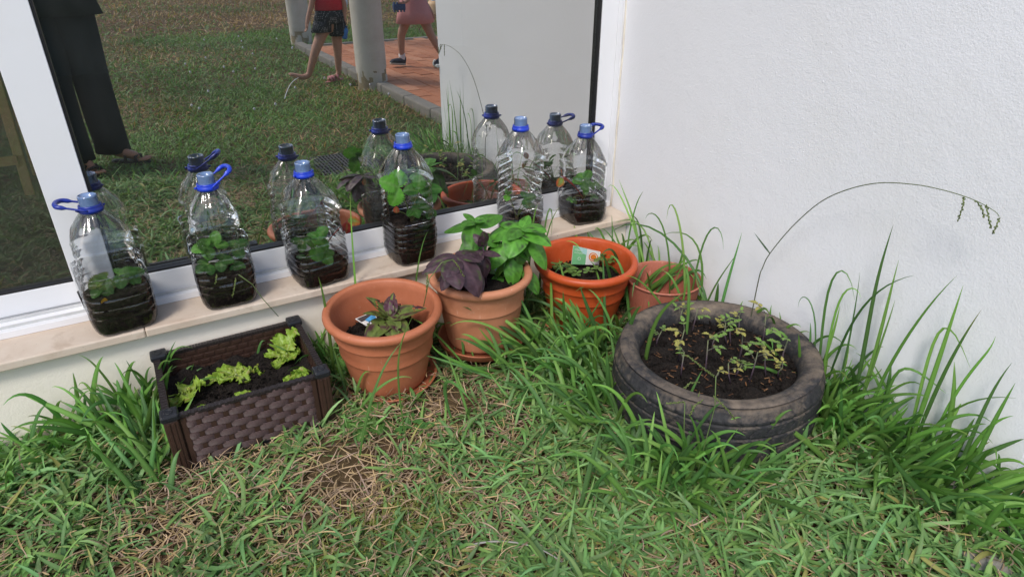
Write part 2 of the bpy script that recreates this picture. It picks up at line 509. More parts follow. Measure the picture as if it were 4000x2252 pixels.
# pier wall on the right: finely divided front so that it is not dead flat
pw = empty('pier_wall', (WX, -.8, 0), 'white rough stucco wall projecting at right beside the tyre', 'wall')
m = MB()
ys = np.linspace(.12, PIER_END, 60); zs = np.linspace(-.1, 2.9, 90)
P = []
for z in zs:
    P.append([(WX + float((vnoise(y, z, 2.3, 8) - .5) * .010 - abs(0) + (.006 if z < .03 else 0)), float(y), float(z)) for y in ys])
m.grid(P, flip=False)
front = m.build('stucco_face', MAT['stucco'], pw, world=True)
m = MB(); m.box(WX + .012, WX + .30, PIER_END, .12, -.1, 2.9)
m.build('wall_core', MAT['stucco'], pw, smooth=False, world=True, bevel=.012)
# caulk line between frame and wall, with a crack
m = MB()
pts = [(WX - .004 + .0015 * math.sin(z * 40), -.052 - .002 * math.sin(z * 23), z) for z in np.linspace(SILL_Z, 2.3, 60)]
m.tube(pts, .0032, 6)
t_ = simple('yellowed_caulk', (.76, .70, .60), .7, .3, nscale=30, namp=.2)
m.build('caulk_bead', t_, pw, world=True)
# blisters and crumbs of render on the face
m = MB()
for i in range(1000):
    cl = random.choice([(-.82, 1.08, .045), (-.80, 1.0, .04), (-.72, .90, .06), (-.62, .66, .06), (-.80, .70, .06), (-.84, .66, .05), (-.52, .60, .05), (-.95, .88, .05), (-.7, .8, .3), (-.5, .6, .2)])
    yy = random.gauss(cl[0], cl[2]); zz = random.gauss(cl[1], cl[2])
    if not (-1.5 < yy < -.1 and .1 < zz < 1.6): continue
    r_ = random.uniform(.0010, .0030) * random.choice([1, 1, 1, 1.5])
    x0 = WX + float((vnoise(yy, zz, 2.3, 8) - .5) * .010)
    a = random.random() * 6.28
    vs = [(x0 + .001, yy + r_ * math.cos(a + k * 1.2566), zz + r_ * random.uniform(.7, 1.2) * math.sin(a + k * 1.2566)) for k in range(5)] + [(x0 - r_ * .40, yy + r_ * .3, zz + r_ * .2)]
    m.add(vs, [(k, 5, (k + 1) % 5) for k in range(5)])
o = m.build('render_crumbs', MAT['stucco'], pw, world=True); tag(o, kind='stuff')

br = empty('pipe_clip', (WX + .02, PIER_END - .012, .57), 'small white plastic clip on the end of the white wall', 'clip')
m = MB(); m.box(-.03, .012, -.012, .011, -.01, .006); m.build('clip_base', MAT['white_plastic'], br, smooth=False, bevel=.003)
m = MB(); m.tube([(-.045 + .022 * (1 - math.cos(a)), -.008, .012 + .02 * math.sin(a)) for a in np.linspace(-1.2, 1.2, 9)], .004, 6); m.build('clip_hook', MAT['white_plastic'], br)

# --------------------------------------------------------------- stone sill: slabs with a joint
sill = empty('stone_sill', (0, -.1, SILL_Z), 'long cream stone sill carrying the row of plastic bottles', 'sill')
cuts = [-2.2, -1.1, -.105, .92, WX]
for a_, b_ in zip(cuts[:-1], cuts[1:]):
    bxo('slab', a_ + .0006, b_ - .0006, -.179, -.03, SILL_Z - .025, SILL_Z, MAT['stone'], sill, bevel=.004)

# --------------------------------------------------------------- sliding door
dr = empty('sliding_door', (.6, 0, SILL_Z), 'white aluminium sliding glass door reflecting the lawn and people', 'door')
A = MAT['alu']
fr_ = bxo('bottom_track', -2.0, WX, -.049, .10, SILL_Z + .0005, .285, A, dr, .0015)
for k, yy in enumerate((-.030, .012, .034, .070)):
    bxo('track_rib', -2.0, 1.545, yy - .002, yy + .002, .2845, .2925, MAT['track'], dr)
bxo('jamb', 1.566, WX + .002, -.049, .10, .2855, 2.30, A, dr, .001)
bxo('head_track', -2.0, 1.566, -.049, .10, 2.24, 2.30, A, dr)


def leaf_frame(nm, x0, x1, sl, sr, yf, yb, zb, zt, glass_y, gm='glass'):
    lf = empty(nm, (x0, yf, zb)); lf.parent = dr; lf.matrix_parent_inverse = Matrix.Translation(dr.location).inverted()
    gx0, gx1, gz0, gz1 = x0 + sl, x1 - sr, .3555, zt - .08
    b = bxo('stile', x0, gx0, yf, yb, zb, zt, A, lf, .0015)
    bxo('stile', gx1, x1, yf, yb, zb, zt, A, lf, .0015)
    bxo('rail', gx0 + .0004, gx1 - .0004, yf + .0004, yb, zb, gz0, A, lf, .0012)
    bxo('rail', gx0 + .0004, gx1 - .0004, yf + .0004, yb, gz1, zt, A, lf, .0012)
    s_ = .007
    y0, y1 = yf + .004, glass_y
    for n_, q in (('seal', (gx0, gx0 + s_, gz0, gz1)), ('seal', (gx1 - s_, gx1, gz0, gz1)), ('seal', (gx0 + s_, gx1 - s_, gz0, gz0 + s_)), ('seal', (gx0 + s_, gx1 - s_, gz1 - s_, gz1))):
        bxo(n_, q[0] + .0002, q[1] - .0002, y0, y1 - .0006, q[2] + .0002, q[3] - .0002, MAT['seal'], lf, .001)
    mm = MB(); mm.box(gx0 - .006, gx1 + .006, glass_y, glass_y + .006, gz0 - .006, gz1 + .006)
    mm.m = [1, 1, 0, 1, 1, 1]
    mm.build('glass_pane', [MAT[gm], MAT['glass_back']], lf, smooth=False, world=True)
    return lf


leaf_frame('door_leaf', -.243, 1.5655, .097, .0695, -.022, .010, .286, 2.235, 0.0)
leaf_frame('door_leaf', -1.95, -.165, .08, .078, .026, .058, .2935, 2.235, .044, 'glass_clear')
# black drain flap at the foot of the stile
m = MB()
p0 = onY((303, 1132 / K * 1.0 if False else 730), -.05); p1 = onY((322, 776), -.05)
m.tube([onY((196, 732), -.052), onY((203, 745), -.053), onY((209, 762), -.053), onY((215, 777), -.052)], [.0035, .0045, .003, .0012], 6)
m.build('drain_flap', MAT['seal'], dr, world=True)

# --------------------------------------------------------------- the room behind the glass
rm = empty('room', (0, 2, .28)); tag(rm, kind='structure')
for n_, q, mt in (('room_floor', (-4, 3.0, .101, 4.2, .18, .28), 'floor'), ('room_back_wall', (-4, 3.0, 4.2, 4.3, .28, 2.9), 'room'),
                  ('room_side_wall', (-4.1, -4, .125, 4.2, .28, .9), 'room'), ('room_side_wall', (3.0, 3.1, .125, 4.2, .28, 2.9), 'room'), ('room_ceiling', (-4, 3.0, .125, 4.2, 2.9, 3.0), 'room')):
    bxo(n_, *q, MAT[mt], rm)
bxo('room_front_wall', -4, -2.0, .122, .2, .28, 2.9, MAT['room'], rm)

ez = empty('easel', (-.6, 1.2, .28), 'pale wooden easel legs behind the left glass pane', 'easel')
f0 = onZ((76, 490), .28); tp = onY((-16, 180), f0.y + .02)
dirv = (tp - f0) * 1.9


def bar(name, a, b, wd, th, mat, parent):
    a = Vector(a); b = Vector(b); d = (b - a).normalized(); u = d.cross(Vector((0, 1, 0)))
    u = u.normalized() * wd / 2; n_ = d.cross(u).normalized() * th / 2
    mm = MB(); vs = [a - u - n_, a + u - n_, a + u + n_, a - u + n_, b - u - n_, b + u - n_, b + u + n_, b - u + n_]
    mm.add(vs, [(0, 3, 2, 1), (4, 5, 6, 7), (0, 1, 5, 4), (1, 2, 6, 5), (2, 3, 7, 6), (3, 0, 4, 7)])
    return mm.build(name, mat, parent, smooth=False, bevel=.003, world=True)


bar('leg', f0, f0 + dirv, .034, .02, MAT['wood'], ez)
f1 = f0 + V(.03, .30, 0); bar('leg', f1 + V(-.02, 0, 0), f1 + dirv + V(0, -.25, 0), .03, .02, MAT['wood'], ez)
bar('leg', f0 + V(-.62, 0, 0), f0 + dirv + V(-.62 - 2 * dirv.x * 0, 0, 0) + V(.25, 0, 0), .034, .02, MAT['wood'], ez)
cz = onY((45, 402), f0.y - .02)
bar('crossbar', cz + V(.0, 0, 0), cz + V(-.62, 0, 0), .035, .02, MAT['wood'], ez)

KM = 1.0714


def far(*os):
    """true distance and size of the things that stand behind the viewer"""
    S_ = Matrix.Translation((0, 2, 0)) @ Matrix.Scale(KM, 4) @ Matrix.Translation((0, -2, 0))
    for o_ in os: o_.matrix_basis = S_ @ o_.matrix_basis


# --------------------------------------------------------------- paved walk with kerb, seen in the glass
PZ = .06
pv = empty('pavement', (2.8, -4, 0)); tag(pv, kind='structure')
bxo('paving_bed', 1.935, 9.0, -6.0, -1.345, -.05, PZ - .006, MAT['joint'], pv)
bxo('edging_strip', 1.935, 9.0, -6.08, -6.0, -.05, PZ + .004, MAT['concrete'], pv, .006)
pwid, plen = .125, .245
mesh_cache = []
for k in range(4):
    mm = MB(); mm.box(-pwid / 2 + .004, pwid / 2 - .004, -plen / 2 + .004, plen / 2 - .004, -.03, 0)
    o_ = mm.build('paver', pav[k], None, smooth=False, bevel=.004); mesh_cache.append(o_)
first = {k: True for k in range(4)}
nx_, ny_ = 15, 19
for i in range(nx_):
    for j in range(ny_):
        k = random.choice([0, 0, 1, 1, 2, 3])
        x = 1.935 + .006 + pwid * (i + .5); y = -6.0 + plen * (j + .5 + (.5 if i % 2 else 0))
        if y + plen / 2 > -1.35: continue
        if first[k]: o_ = mesh_cache[k]; first[k] = False
        else:
            o_ = mesh_cache[k].copy(); col.objects.link(o_)
        o_.parent = pv; o_.matrix_parent_inverse = Matrix.Translation(pv.location).inverted()
        o_.location = (x, y, PZ + random.uniform(-.002, .003)); o_.rotation_euler = (random.gauss(0, .004), random.gauss(0, .006), random.gauss(0, .006))
kb = empty('kerb', (1.88, -4, 0)); tag(kb, kind='structure')
y = -1.36
while y > -3.4:
    L_ = .5
    bxo('kerb_stone', 1.83, 1.93, max(y - L_ + .006, -3.47), y, -.08, PZ + .012, MAT['concrete'], kb, .012); y -= L_
y = -3.78
while y > -5.9:
    L_ = .5
    bxo('kerb_stone', 1.83, 1.93, y - L_ + .006, y, -.08, PZ + .012, MAT['concrete'], kb, .012); y -= L_

far(pv, kb)


def column(x, y, lab, seed):
    e = empty('column', (x, y, 0), lab, 'column', 'round porch columns reflected in the door')
    mm = MB(); n = 40

    def fn(a, r_, z):
        d = 0
        if z < .17:
            q = mnoise.noise(Vector((math.cos(a) * 2.2 + seed, math.sin(a) * 2.2, z * 9)))
            if q > .02: d = .008
        return r_ - d
    prof = [(.128, -.08)] + [(.128, z) for z in np.linspace(0, .2, 9)] + [(.127, z) for z in np.linspace(.3, 2.7, 12)]
    mm.lathe(prof, n, fn=fn); mm.build('shaft', MAT['column'], e)
    mm = MB(); mm.lathe([(.1225, -.08), (.1225, .17)], n); mm.build('bare_patch', MAT['chip'], e)
    mm = MB(); mm.lathe([(.0, 2.7), (.150, 2.7), (.155, 2.72), (.155, 2.8), (0, 2.8)], n); mm.build('capital', MAT['column'], e)
    far(e); return e


column(1.85, -3.62, 'nearer round plaster column at the kerb with chipped base', 1.0)
column(2.00, -6.62, 'farther round plaster column beyond the paved walk', 4.0)

# drain grate in the lawn
ge = empty('drain_grate', (1.055, -1.84, .0), 'grey metal grid drain cover lying in the reflected lawn', 'grate')
bxo('pit_shade', .87, 1.24, -2.04, -1.64, -.02, .012, MAT['dark'], ge)  # solid slab; its black colour paints the shade below the bars
for k in range(19):
    x = .87 + .37 * k / 18; bxo('bar', x - .002, x + .002, -2.04, -1.64, .0122, .022, MAT['grate'], ge)
for k in range(9):
    y = -2.04 + .40 * k / 8; bxo('cross_bar', .87, 1.24, y - .0015, y + .0015, .0124, .0205, MAT['grate'], ge)

# =====================================================================
#  BOTTLES
# =====================================================================


def sq(a, n):       # superellipse radius factor
    return 1.0 / (abs(math.cos(a)) ** n + abs(math.sin(a)) ** n) ** (1.0 / n)


def ringrow(hw, n, z, N, tw=0.0, off=(0, 0), ang=None):
    return [(off[0] + hw * sq(2 * math.pi * j / N, n) * math.cos(2 * math.pi * j / N + tw), off[1] + hw * sq(2 * math.pi * j / N, n) * math.sin(2 * math.pi * j / N + tw), z) for j in range(N)]


def rib(z, z0, pitch, depth):
    f = ((z - z0) / pitch) % 1.0            # gentle undercut, then a short ledge facing up
    return -depth * (max(0, (f - .35) / .5) ** 2 if f < .85 else max(0, 1 - (f - .85) / .15))


def bottle(x, y, rz, lab, cup_h, soil_h, ring_h, hw=.076, up_hw=None, handle=None, tilt=(0, 0), twist=0.0, pitch=.024, wave=0.0, slit=None, ring_dark=False, soil_tilt=0.0, seed=0, shoulder=.105, waist=.93):
    rs = random.Random(seed)
    e = empty('plastic_bottle', (x, y, SILL_Z + .0008), lab, 'bottle', 'cut plastic bottles with strawberry plants on the sill', rz)
    N = 72; up_hw = up_hw or hw * .97
    # --- lower cup
    m = MB(); P = []
    zs = np.linspace(0, cup_h, max(24, int(cup_h / .0022)))
    for z in zs:
        h = hw * (1.0 - .10 * max(0, 1 - z / .07) ** 2)
        if z < .014: h -= .014 * (1 - math.sqrt(max(0, 1 - (1 - z / .014) ** 2)))
        hh = h + (rib(z, .036, pitch, .0024) if z > .036 else 0)
        row = []
        for j in range(N):
            a = 2 * math.pi * j / N
            q = hh * sq(a, 4.6)
            zz = z
            if wave: zz = z + wave * math.sin(2 * a + seed) * min(1, z / .05) * (1 if z < cup_h * .8 else .3)
            if z < .03: q -= .006 * (1 - z / .03) * max(0, math.cos(a * 10)) ** 6
            q += .0009 * math.sin(3 * a + seed + z * 70) + .0028 * mnoise.noise(Vector((math.cos(a) * 1.6, math.sin(a) * 1.6, z * 14 + seed * 3)))
            if z > cup_h - .004: zz += .005 * math.sin(2 * a + seed * 2.0) + .0015 * rs.uniform(-1, 1)
            row.append((q * math.cos(a), q * math.sin(a), zz))
        P.append(row)
    m.grid(P, wrap=True)
    b0 = [p for p in P[0]]
    m.add(b0 + [(0, 0, .006)], [((j + 1) % N, j, N) for j in range(N)])
    m.build('lower_cup', MAT['plastic'], e)
    # --- soil
    m = MB(); P = []
    for z in np.linspace(.004, soil_h, 16):
        h = hw * (1.0 - .10 * max(0, 1 - z / .07) ** 2) - .0042
        if z < .014: h -= .014 * (1 - math.sqrt(max(0, 1 - (1 - z / .014) ** 2)))
        P.append([((h + .0008 * rs.uniform(-1, 0)) * sq(2 * math.pi * j / N, 4.6) * math.cos(2 * math.pi * j / N), (h + .0008 * rs.uniform(-1, 0)) * sq(2 * math.pi * j / N, 4.6) * math.sin(2 * math.pi * j / N),
                   z + (soil_tilt * math.cos(2 * math.pi * j / N + seed) * hw * z / soil_h) + (.004 * mnoise.noise(Vector((math.cos(j * .2) * 3, math.sin(j * .2) * 3, seed))) * z / soil_h)) for j in range(N)])
    top = P[-1]
    for s_ in (.8, .55, .3, .05):
        P.append([(p[0] * s_, p[1] * s_, p[2] + .006 * mnoise.noise(Vector((p[0] * s_ * 60, p[1] * s_ * 60, seed))) + .003) for p in top])
    m.grid(P, wrap=True)
    m.add(P[0], [tuple(range(N))[::-1]])
    so_ = m.build('soil', MAT['bsoil'], e)
    m = MB()
    for k in range(90):
        a = rs.random() * 6.28; rr = hw * .93 * math.sqrt(rs.random()); s_ = rs.uniform(.0015, .0045)
        c = V(rr * math.cos(a), rr * math.sin(a), soil_h + .004 + soil_tilt * rr * math.cos(a + seed))
        vs = [c + V(*[rs.gauss(0, s_) for _ in range(3)]) for _ in range(4)]
        m.add(vs, [(0, 1, 2), (0, 2, 3), (0, 3, 1), (1, 3, 2)])
    q = m.build('soil_crumbs', MAT['soil'], so_, smooth=False); tag(q, kind='stuff')
    # --- upper shell (cut free, pushed into the cup)
    m = MB(); P = []
    z0 = cup_h - .035; z_sh = ring_h - shoulder
    prof = []
    for z in np.linspace(z0, z_sh - .012, max(14, int((z_sh - z0) / .0024))):
        prof.append((up_hw * waist + rib(z, .03, pitch, .0020) + .001, 4.2, z))
    prof += [(up_hw * .96, 4.4, z_sh - .008), (up_hw * 1.02, 4.6, z_sh - .001), (up_hw * 1.03, 4.6, z_sh + .004)]
    nr = .0235
    for t in np.linspace(.06, 1, 18):
        hwv = up_hw * 1.02 * (1 - t) ** .8 + nr * (1 - (1 - t) ** .8)
        bulge = .006 * math.sin(t * math.pi)
        prof.append((hwv + bulge, 4.6 - 2.6 * t ** .7, z_sh + .004 + t * (ring_h - .008 - z_sh - .004)))
    rows = []
    for hwv, n_, z in prof:
        f = max(0, (z - z0) / max(1e-6, ring_h - z0)); ox, oy = tilt[0] * f, tilt[1] * f
        row = []
        for j in range(N):
            a = 2 * math.pi * j / N
            q = hwv * sq(a, n_)
            if z > z_sh + .006:
                tt = (z - z_sh) / (ring_h - z_sh)
                for ac in (0, math.pi / 2, math.pi, 3 * math.pi / 2):       # pressed grooves radiating from the neck
                    for dd in (-.42, -.2, .2, .42):
                        da = (a - ac - dd + math.pi) % (2 * math.pi) - math.pi
                        q -= .0035 * math.exp(-(da / .035) ** 2) * math.sin(min(1, tt) * math.pi) ** .6
            q += .0011 * math.sin(2 * a + seed + z * 45) + (.0070 * mnoise.noise(Vector((math.cos(a) * 1.7, math.sin(a) * 1.7, z * 15 + seed * 5))) if z < ring_h - .04 else 0)
            aa = a + twist * f
            zz = z + wave * .8 * math.sin(2 * a + 1 + seed) * (1 - f)
            row.append((ox + q * math.cos(aa), oy + q * math.sin(aa), zz))
        rows.append(row)
    if slit is None:
        m.grid(rows, wrap=True)
    else:           # part of the wall is cut away below the shoulder
        a0, a1, zt = slit
        nx = N; vs = [p for r_ in rows for p in r_]; fs = []
        for j in range(len(rows) - 1):
            for i in range(nx):
                a = (2 * math.pi * i / nx + rz) % (2 * math.pi)
                if prof[j][2] < zt - .02 * math.sin(a * 3 + seed) and ((a - a0) % (2 * math.pi)) < ((a1 - a0) % (2 * math.pi)): continue
                fs.append((j * nx + i, j * nx + (i + 1) % nx, (j + 1) * nx + (i + 1) % nx, (j + 1) * nx + i))
        m.add(vs, fs)
    m.build('upper_shell', MAT['plastic'], e)
    # embossed plaque on the shoulder
    # --- neck, ring, handle
    ox, oy = tilt
    m = MB()
    pr = [(.0235, ring_h - .012), (.0235, ring_h + .004)]
    for k in range(28):
        z = ring_h + .004 + k * .0010
        pr.append((.0212 + .0016 * math.sin(k * 1.25) ** 2, z))
    pr += [(.0208, ring_h + .0335), (.019, ring_h + .0335), (.019, ring_h + .004)]
    m.lathe(pr, 32, (ox, oy, 0)); m.build('threaded_neck', MAT['neck'], e)
    bm = MAT['blue_dark' if ring_dark else 'blue']
    m = MB()
    m.lathe([(.0246, ring_h - .009), (.0285, ring_h - .009), (.0295, ring_h - .004), (.0285, ring_h + .001), (.0262, ring_h + .003), (.0272, ring_h + .006), (.0262, ring_h + .009), (.0240, ring_h + .009), (.0240, ring_h - .006)], 40, (ox, oy, 0), close=True)
    rg = m.build('cap_ring', bm, e)
    for a in (0.3, 3.4):
        m = MB(); c = V(ox + .0292 * math.cos(a), oy + .0292 * math.sin(a), ring_h - .002)
        m.tube([c, c + V(.006 * math.cos(a), .006 * math.sin(a), .002)], [.004, .002], 6)
        m.build('ring_lug', bm, rg)
    if handle:
        az, el = handle          # world azimuth the loop leans to, elevation of loop plane
        az -= rz
        d = V(math.cos(az) * math.cos(el), math.sin(az) * math.cos(el), math.sin(el)); sd_ = V(-math.sin(az), math.cos(az), 0)
        c = V(ox, oy, ring_h)
        n = d.cross(sd_)
        pts = []
        for k in range(25):
            t = k / 24
            if t < .28: u = t / .28; pts.append(c + sd_ * (.029 - .003 * u) + d * (.062 * u))
            elif t > .72: u = (1 - t) / .28; pts.append(c - sd_ * (.029 - .003 * u) + d * (.062 * u))
            else:
                a = (t - .28) / .44 * math.pi; pts.append(c + sd_ * (.026 * math.cos(a)) + d * (.062 + .014 * math.sin(a)))
        rad = [.0028 if (k < 6 or k > 18) else .0062 for k in range(25)]
        m = MB(); m.tube(pts, rad, 8, flat=None)
        m.build('carry_handle', bm, e)
    return e


PI = math.pi
BOT = []
BOT.append(bottle(-.146, -.099, .10, 'leftmost bottle on the sill, handle flopped left, yellow leaf in its soil', .175, .098, .334, .083, .070, waist=.95, handle=(PI * .93, .25), wave=.004, pitch=.026, slit=(5.3, 6.5, .215), ring_dark=True, seed=1, soil_tilt=.12))
BOT.append(bottle(.128, -.098, -.05, 'second bottle from left, bright blue handle raised to the right above brown planter', .185, .092, .344, .080, .064, handle=(.25, .55), wave=.003, tilt=(.006, .0), waist=.84, pitch=.025, slit=(.2, 1.3, .20), seed=2, soil_tilt=.10))
BOT.append(bottle(.395, -.100, .12, 'third bottle from left, widest, red and green leaf poking out at right', .165, .064, .338, .083, .078, waist=.95, tilt=(-.002, 0), pitch=.022, wave=.003, seed=3, soil_tilt=.14))
BOT.append(bottle(.702, -.103, .05, 'fourth bottle from left with strongly ribbed sides, nearly half full of soil', .150, .128, .380, .076, .074, waist=.96, pitch=.0215, seed=4, slit=(3.3, 4.4, .235), soil_tilt=.03))
BOT.append(bottle(1.122, -.103, .2, 'tall twisted ribbed bottle behind the green basil', .135, .048, .381, .068, .071, pitch=.024, twist=.35, wave=.006, seed=5, soil_tilt=.2))
BOT.append(bottle(1.394, -.099, -.1, 'rightmost bottle beside the white wall, handle folded right', .125, .074, .322, .077, .068, waist=.96, handle=(.20, .30), pitch=.026, wave=.005, ring_dark=True, seed=6, slit=(2.6, 3.6, .17), soil_tilt=.04))

# =====================================================================
#  LEAF MAKER
# =====================================================================


def frame(d, up):
    x = Vector(d).normalized(); y = Vector(up).cross(x)
    y = y.normalized() if y.length > 1e-5 else x.orthogonal().normalized()
    return x, y, x.cross(y)


PROFS = {
    'ovate': lambda t: (math.sin(math.pi * min(1, t ** .72)) ** .8) * (1 - .25 * t) * 1.12,
    'basil': lambda t: (math.sin(math.pi * min(1, t ** .82)) ** .62) * (1.02 - .12 * t),
    'round': lambda t: math.sin(math.pi * min(1, t ** .9 * .97 + .015)) ** .6,
    'lance': lambda t: math.sin(math.pi * t ** .85) ** .9,
    'spoon': lambda t: .18 + .9 * math.sin(math.pi * min(1, t ** 1.7)) ** .8 if t < .98 else .05,
}


def leaf(mb, base, d, up, L, W, prof='ovate', fold=.25, droop=.5, nu=9, nv=6, serr=0.0, teeth=7, ruff=0.0, rf=5.0, colf=None, bulge=0.0, hole=0.0, seed=0):
    x, y, z = frame(d, up); pf = PROFS[prof]; base = Vector(base)
    P = []; C = []; cx, cz = 0.0, 0.0; px = pz = 0.0
    for i in range(nu + 1):
        t = i / nu; ang = -droop * t
        if i: px += L / nu * math.cos(ang); pz += L / nu * math.sin(ang)
        w = W / 2 * max(.015, pf(t))
        row = []; cr = []
        for j in range(nv + 1):
            s = 2 * j / nv - 1
            e = abs(s)
            ww = w * (1 + (serr * (1 if (i % 2) else -1) if e > .99 and 0 < i < nu else 0))
            yy = s * ww
            zz = fold * abs(yy) * (1 - .35 * e) + bulge * math.sin(t * 22 + (3 if s > 0 else 0)) * (1 - e) * e * 4 * L
            if ruff:
                nz_ = mnoise.noise(Vector((t * rf * 1.9, s * 1.6, seed * 1.7))); nz2 = mnoise.noise(Vector((t * rf * 3.6, s * 3.0, seed * 2.3 + 5)))
                zz += ruff * e ** 1.6 * (nz_ * 2.6 + nz2 * 1.2) * L; yy += ruff * e * (nz2 * 1.6 + nz_) * L; px_ = ruff * .8 * e * nz2 * L
            else: px_ = 0.0
            row.append(base + x * (px + px_ - zz * math.sin(ang)) + y * yy + z * (pz + zz * math.cos(ang)))
            cr.append(colf(t, s) if colf else (.08, .2, .04))
        P.append(row); C.append(cr)
    if hole > 0:
        vs = [p for r_ in P for p in r_]; fs = []; nx = nv + 1; rs = random.Random(seed)
        for j in range(nu):
            for i in range(nv):
                if rs.random() < hole and 0 < j < nu - 1: continue
                fs.append((j * nx + i, j * nx + i + 1, (j + 1) * nx + i + 1, (j + 1) * nx + i))
        mb.add(vs, fs, [c for r_ in C for c in r_])
    else:
        mb.grid(P, C)


def lerp(a, b, t):
    return tuple(p * (1 - t) + q * t for p, q in zip(a, b))


def cstraw(base, edge=None, vein=.25, seed=0):
    def f(t, s):
        v_ = max(0, 1 - abs(s) * 6) * vein
        k = .9 + .2 * mnoise.noise(Vector((t * 5, s * 3, seed)))
        c = tuple(q * k for q in base)
        c = lerp(c, (.22, .36, .12), v_)
        if edge:
            c = lerp(c, edge, max(0, min(1, (abs(s) * .6 + t * .7 - .35) * 1.3 + .5 * mnoise.noise(Vector((t * 4, s * 2, seed + 5))))))
        return c
    return f


GREEN_S = (.090, .245, .035); GREEN_D = (.060, .175, .032)


def trifoliate(parent, foot, tip, d, size, c=GREEN_S, edge=None, up=(0, -.5, .8), seed=0, n=3, stemc=(.16, .20, .06)):
    """one strawberry leaf: petiole and three toothed leaflets, as parts of its plant"""
    foot = Vector(foot); tip = Vector(tip)
    mid = (foot + tip) / 2 + V(0, 0, .012)
    mb = MB(); pts = [foot, foot.lerp(mid, .5) + V(0, 0, .004), mid, mid.lerp(tip, .5) + V(0, 0, .004), tip]
    mb.tube(pts, [.0019, .0017, .0015, .0014, .0012], 6, stemc)
    mb.build('petiole', MAT['stem'], parent, world=True)
    x, y, z = frame(d, up); up = Vector(up)
    for k, a in enumerate(([0, 1.45, -1.45] if n == 3 else [0, 1.5][:n])):
        dd = x * math.cos(a) + y * math.sin(a) + V(0, 0, random.uniform(-.2, .1))
        mb = MB()
        leaf(mb, tip, dd, up + V(random.uniform(-.3, .3), 0, 0), size * .88 * (1 if k == 0 else .92), size * .74, 'round', .22, random.uniform(.3, .9), 18, 6, serr=.17, colf=cstraw(c, edge, .35, seed + k), bulge=.010, seed=seed + k)
        mb.build('leaflet', MAT['leaf'], parent, world=True)


def strawberry(lab, base, leaves):
    e = empty('strawberry_plant', base, lab, 'plant', 'young strawberry plants growing in the bottles')
    m = MB(); m.tube([Vector(base) + V(0, 0, -.006), Vector(base) + V(0, 0, .006), Vector(base) + V(.001, 0, .012)], [.005, .006, .003], 7, (.13, .09, .04)); m.build('crown', MAT['stem'], e, world=True)
    for q in leaves:
        trifoliate(e, base, *q[:1], **q[1]) if False else trifoliate(e, base, q[0], **q[1])
    return e


def D_(px, py, k=1.0, yd=-.2):      # direction in the picture plane -> world
    return V(px, yd, -py)


b = BOT
z0 = SILL_Z
s1 = strawberry('low strawberry plant inside the leftmost bottle', (-.14, -.10, z0 + .102), [
    (onY((262, 700), -.118), dict(d=V(-1, -.2, -.1), size=.052, c=(.075, .18, .03), edge=(.18, .20, .04), seed=1)),
    (onY((300, 690), -.112), dict(d=V(.8, -.3, .2), size=.050, c=(.06, .17, .025), seed=2)),
    (onY((255, 718), -.128), dict(d=V(-.7, -.5, -.3), size=.044, c=(.07, .17, .03), seed=3, n=2)),
    (onY((330, 692), -.10), dict(d=V(1, .1, .4), size=.042, c=(.07, .2, .03), seed=4)),
    (onY((340, 715), -.11), dict(d=V(1, -.2, -.3), size=.026, c=(.12, .25, .05), seed=5))])
m = MB(); leaf(m, onY((262, 768), -.1755), V(.3, -.05, .9), V(0, -1, 0), .022, .016, 'round', .1, .1, 6, 4, colf=lambda t, s: (.55, .30, .02))
o = m.build('yellow_leaf', MAT['leaf'], s1, world=True); o['label'] = 'small fallen yellow leaf pressed against the plastic'
s2 = strawberry('strawberry plant with round leaves inside the second bottle from left', (.135, -.105, z0 + .096), [
    (onY((520, 622), -.12), dict(d=V(-.8, -.3, .3), size=.048, seed=11)),
    (onY((540, 615), -.10), dict(d=V(.2, 0, .8), size=.046, seed=12)),
    (onY((590, 622), -.10), dict(d=V(.9, 0, .4), size=.048, c=GREEN_D, seed=13)),
    (onY((520, 665), -.13), dict(d=V(-.8, -.3, -.1), size=.042, c=GREEN_D, seed=14)),
    (onY((555, 655), -.13), dict(d=V(.6, -.3, .1), size=.042, c=GREEN_D, seed=15)),
    (onY((590, 665), -.125), dict(d=V(.9, -.3, -.2), size=.036, c=GREEN_D, seed=16))])
s3 = strawberry('strawberry plant in the third bottle from left, red leaf outside', (.40, -.10, z0 + .070), [
    (onY((790, 620), -.13), dict(d=V(-.3, -.4, .6), size=.060, c=(.075, .24, .03), seed=21)),
    (onY((800, 600), -.11), dict(d=V(.3, -.3, .7), size=.055, c=(.06, .21, .025), seed=22)),
    (onY((812, 640), -.14), dict(d=V(.2, -.5, -.3), size=.048, c=(.075, .24, .03), seed=23, n=2)),
    (onY((760, 610), -.09), dict(d=V(-.8, 0, .4), size=.040, c=(.05, .17, .02), seed=24)),
    (onY((765, 650), -.11), dict(d=V(-.7, -.2, -.3), size=.036, c=GREEN_D, seed=25)),
    (onY((875, 555), -.12), dict(d=V(.9, -.2, .0), size=.046, c=(.17, .20, .03), edge=(.42, .10, .03), seed=26, n=1, stemc=(.30, .05, .04))),
    (onY((872, 560), -.12), dict(d=V(-.15, -.2, -.9), size=.042, c=(.36, .045, .03), edge=(.30, .03, .03), seed=27, n=1, stemc=(.30, .05, .04)))])
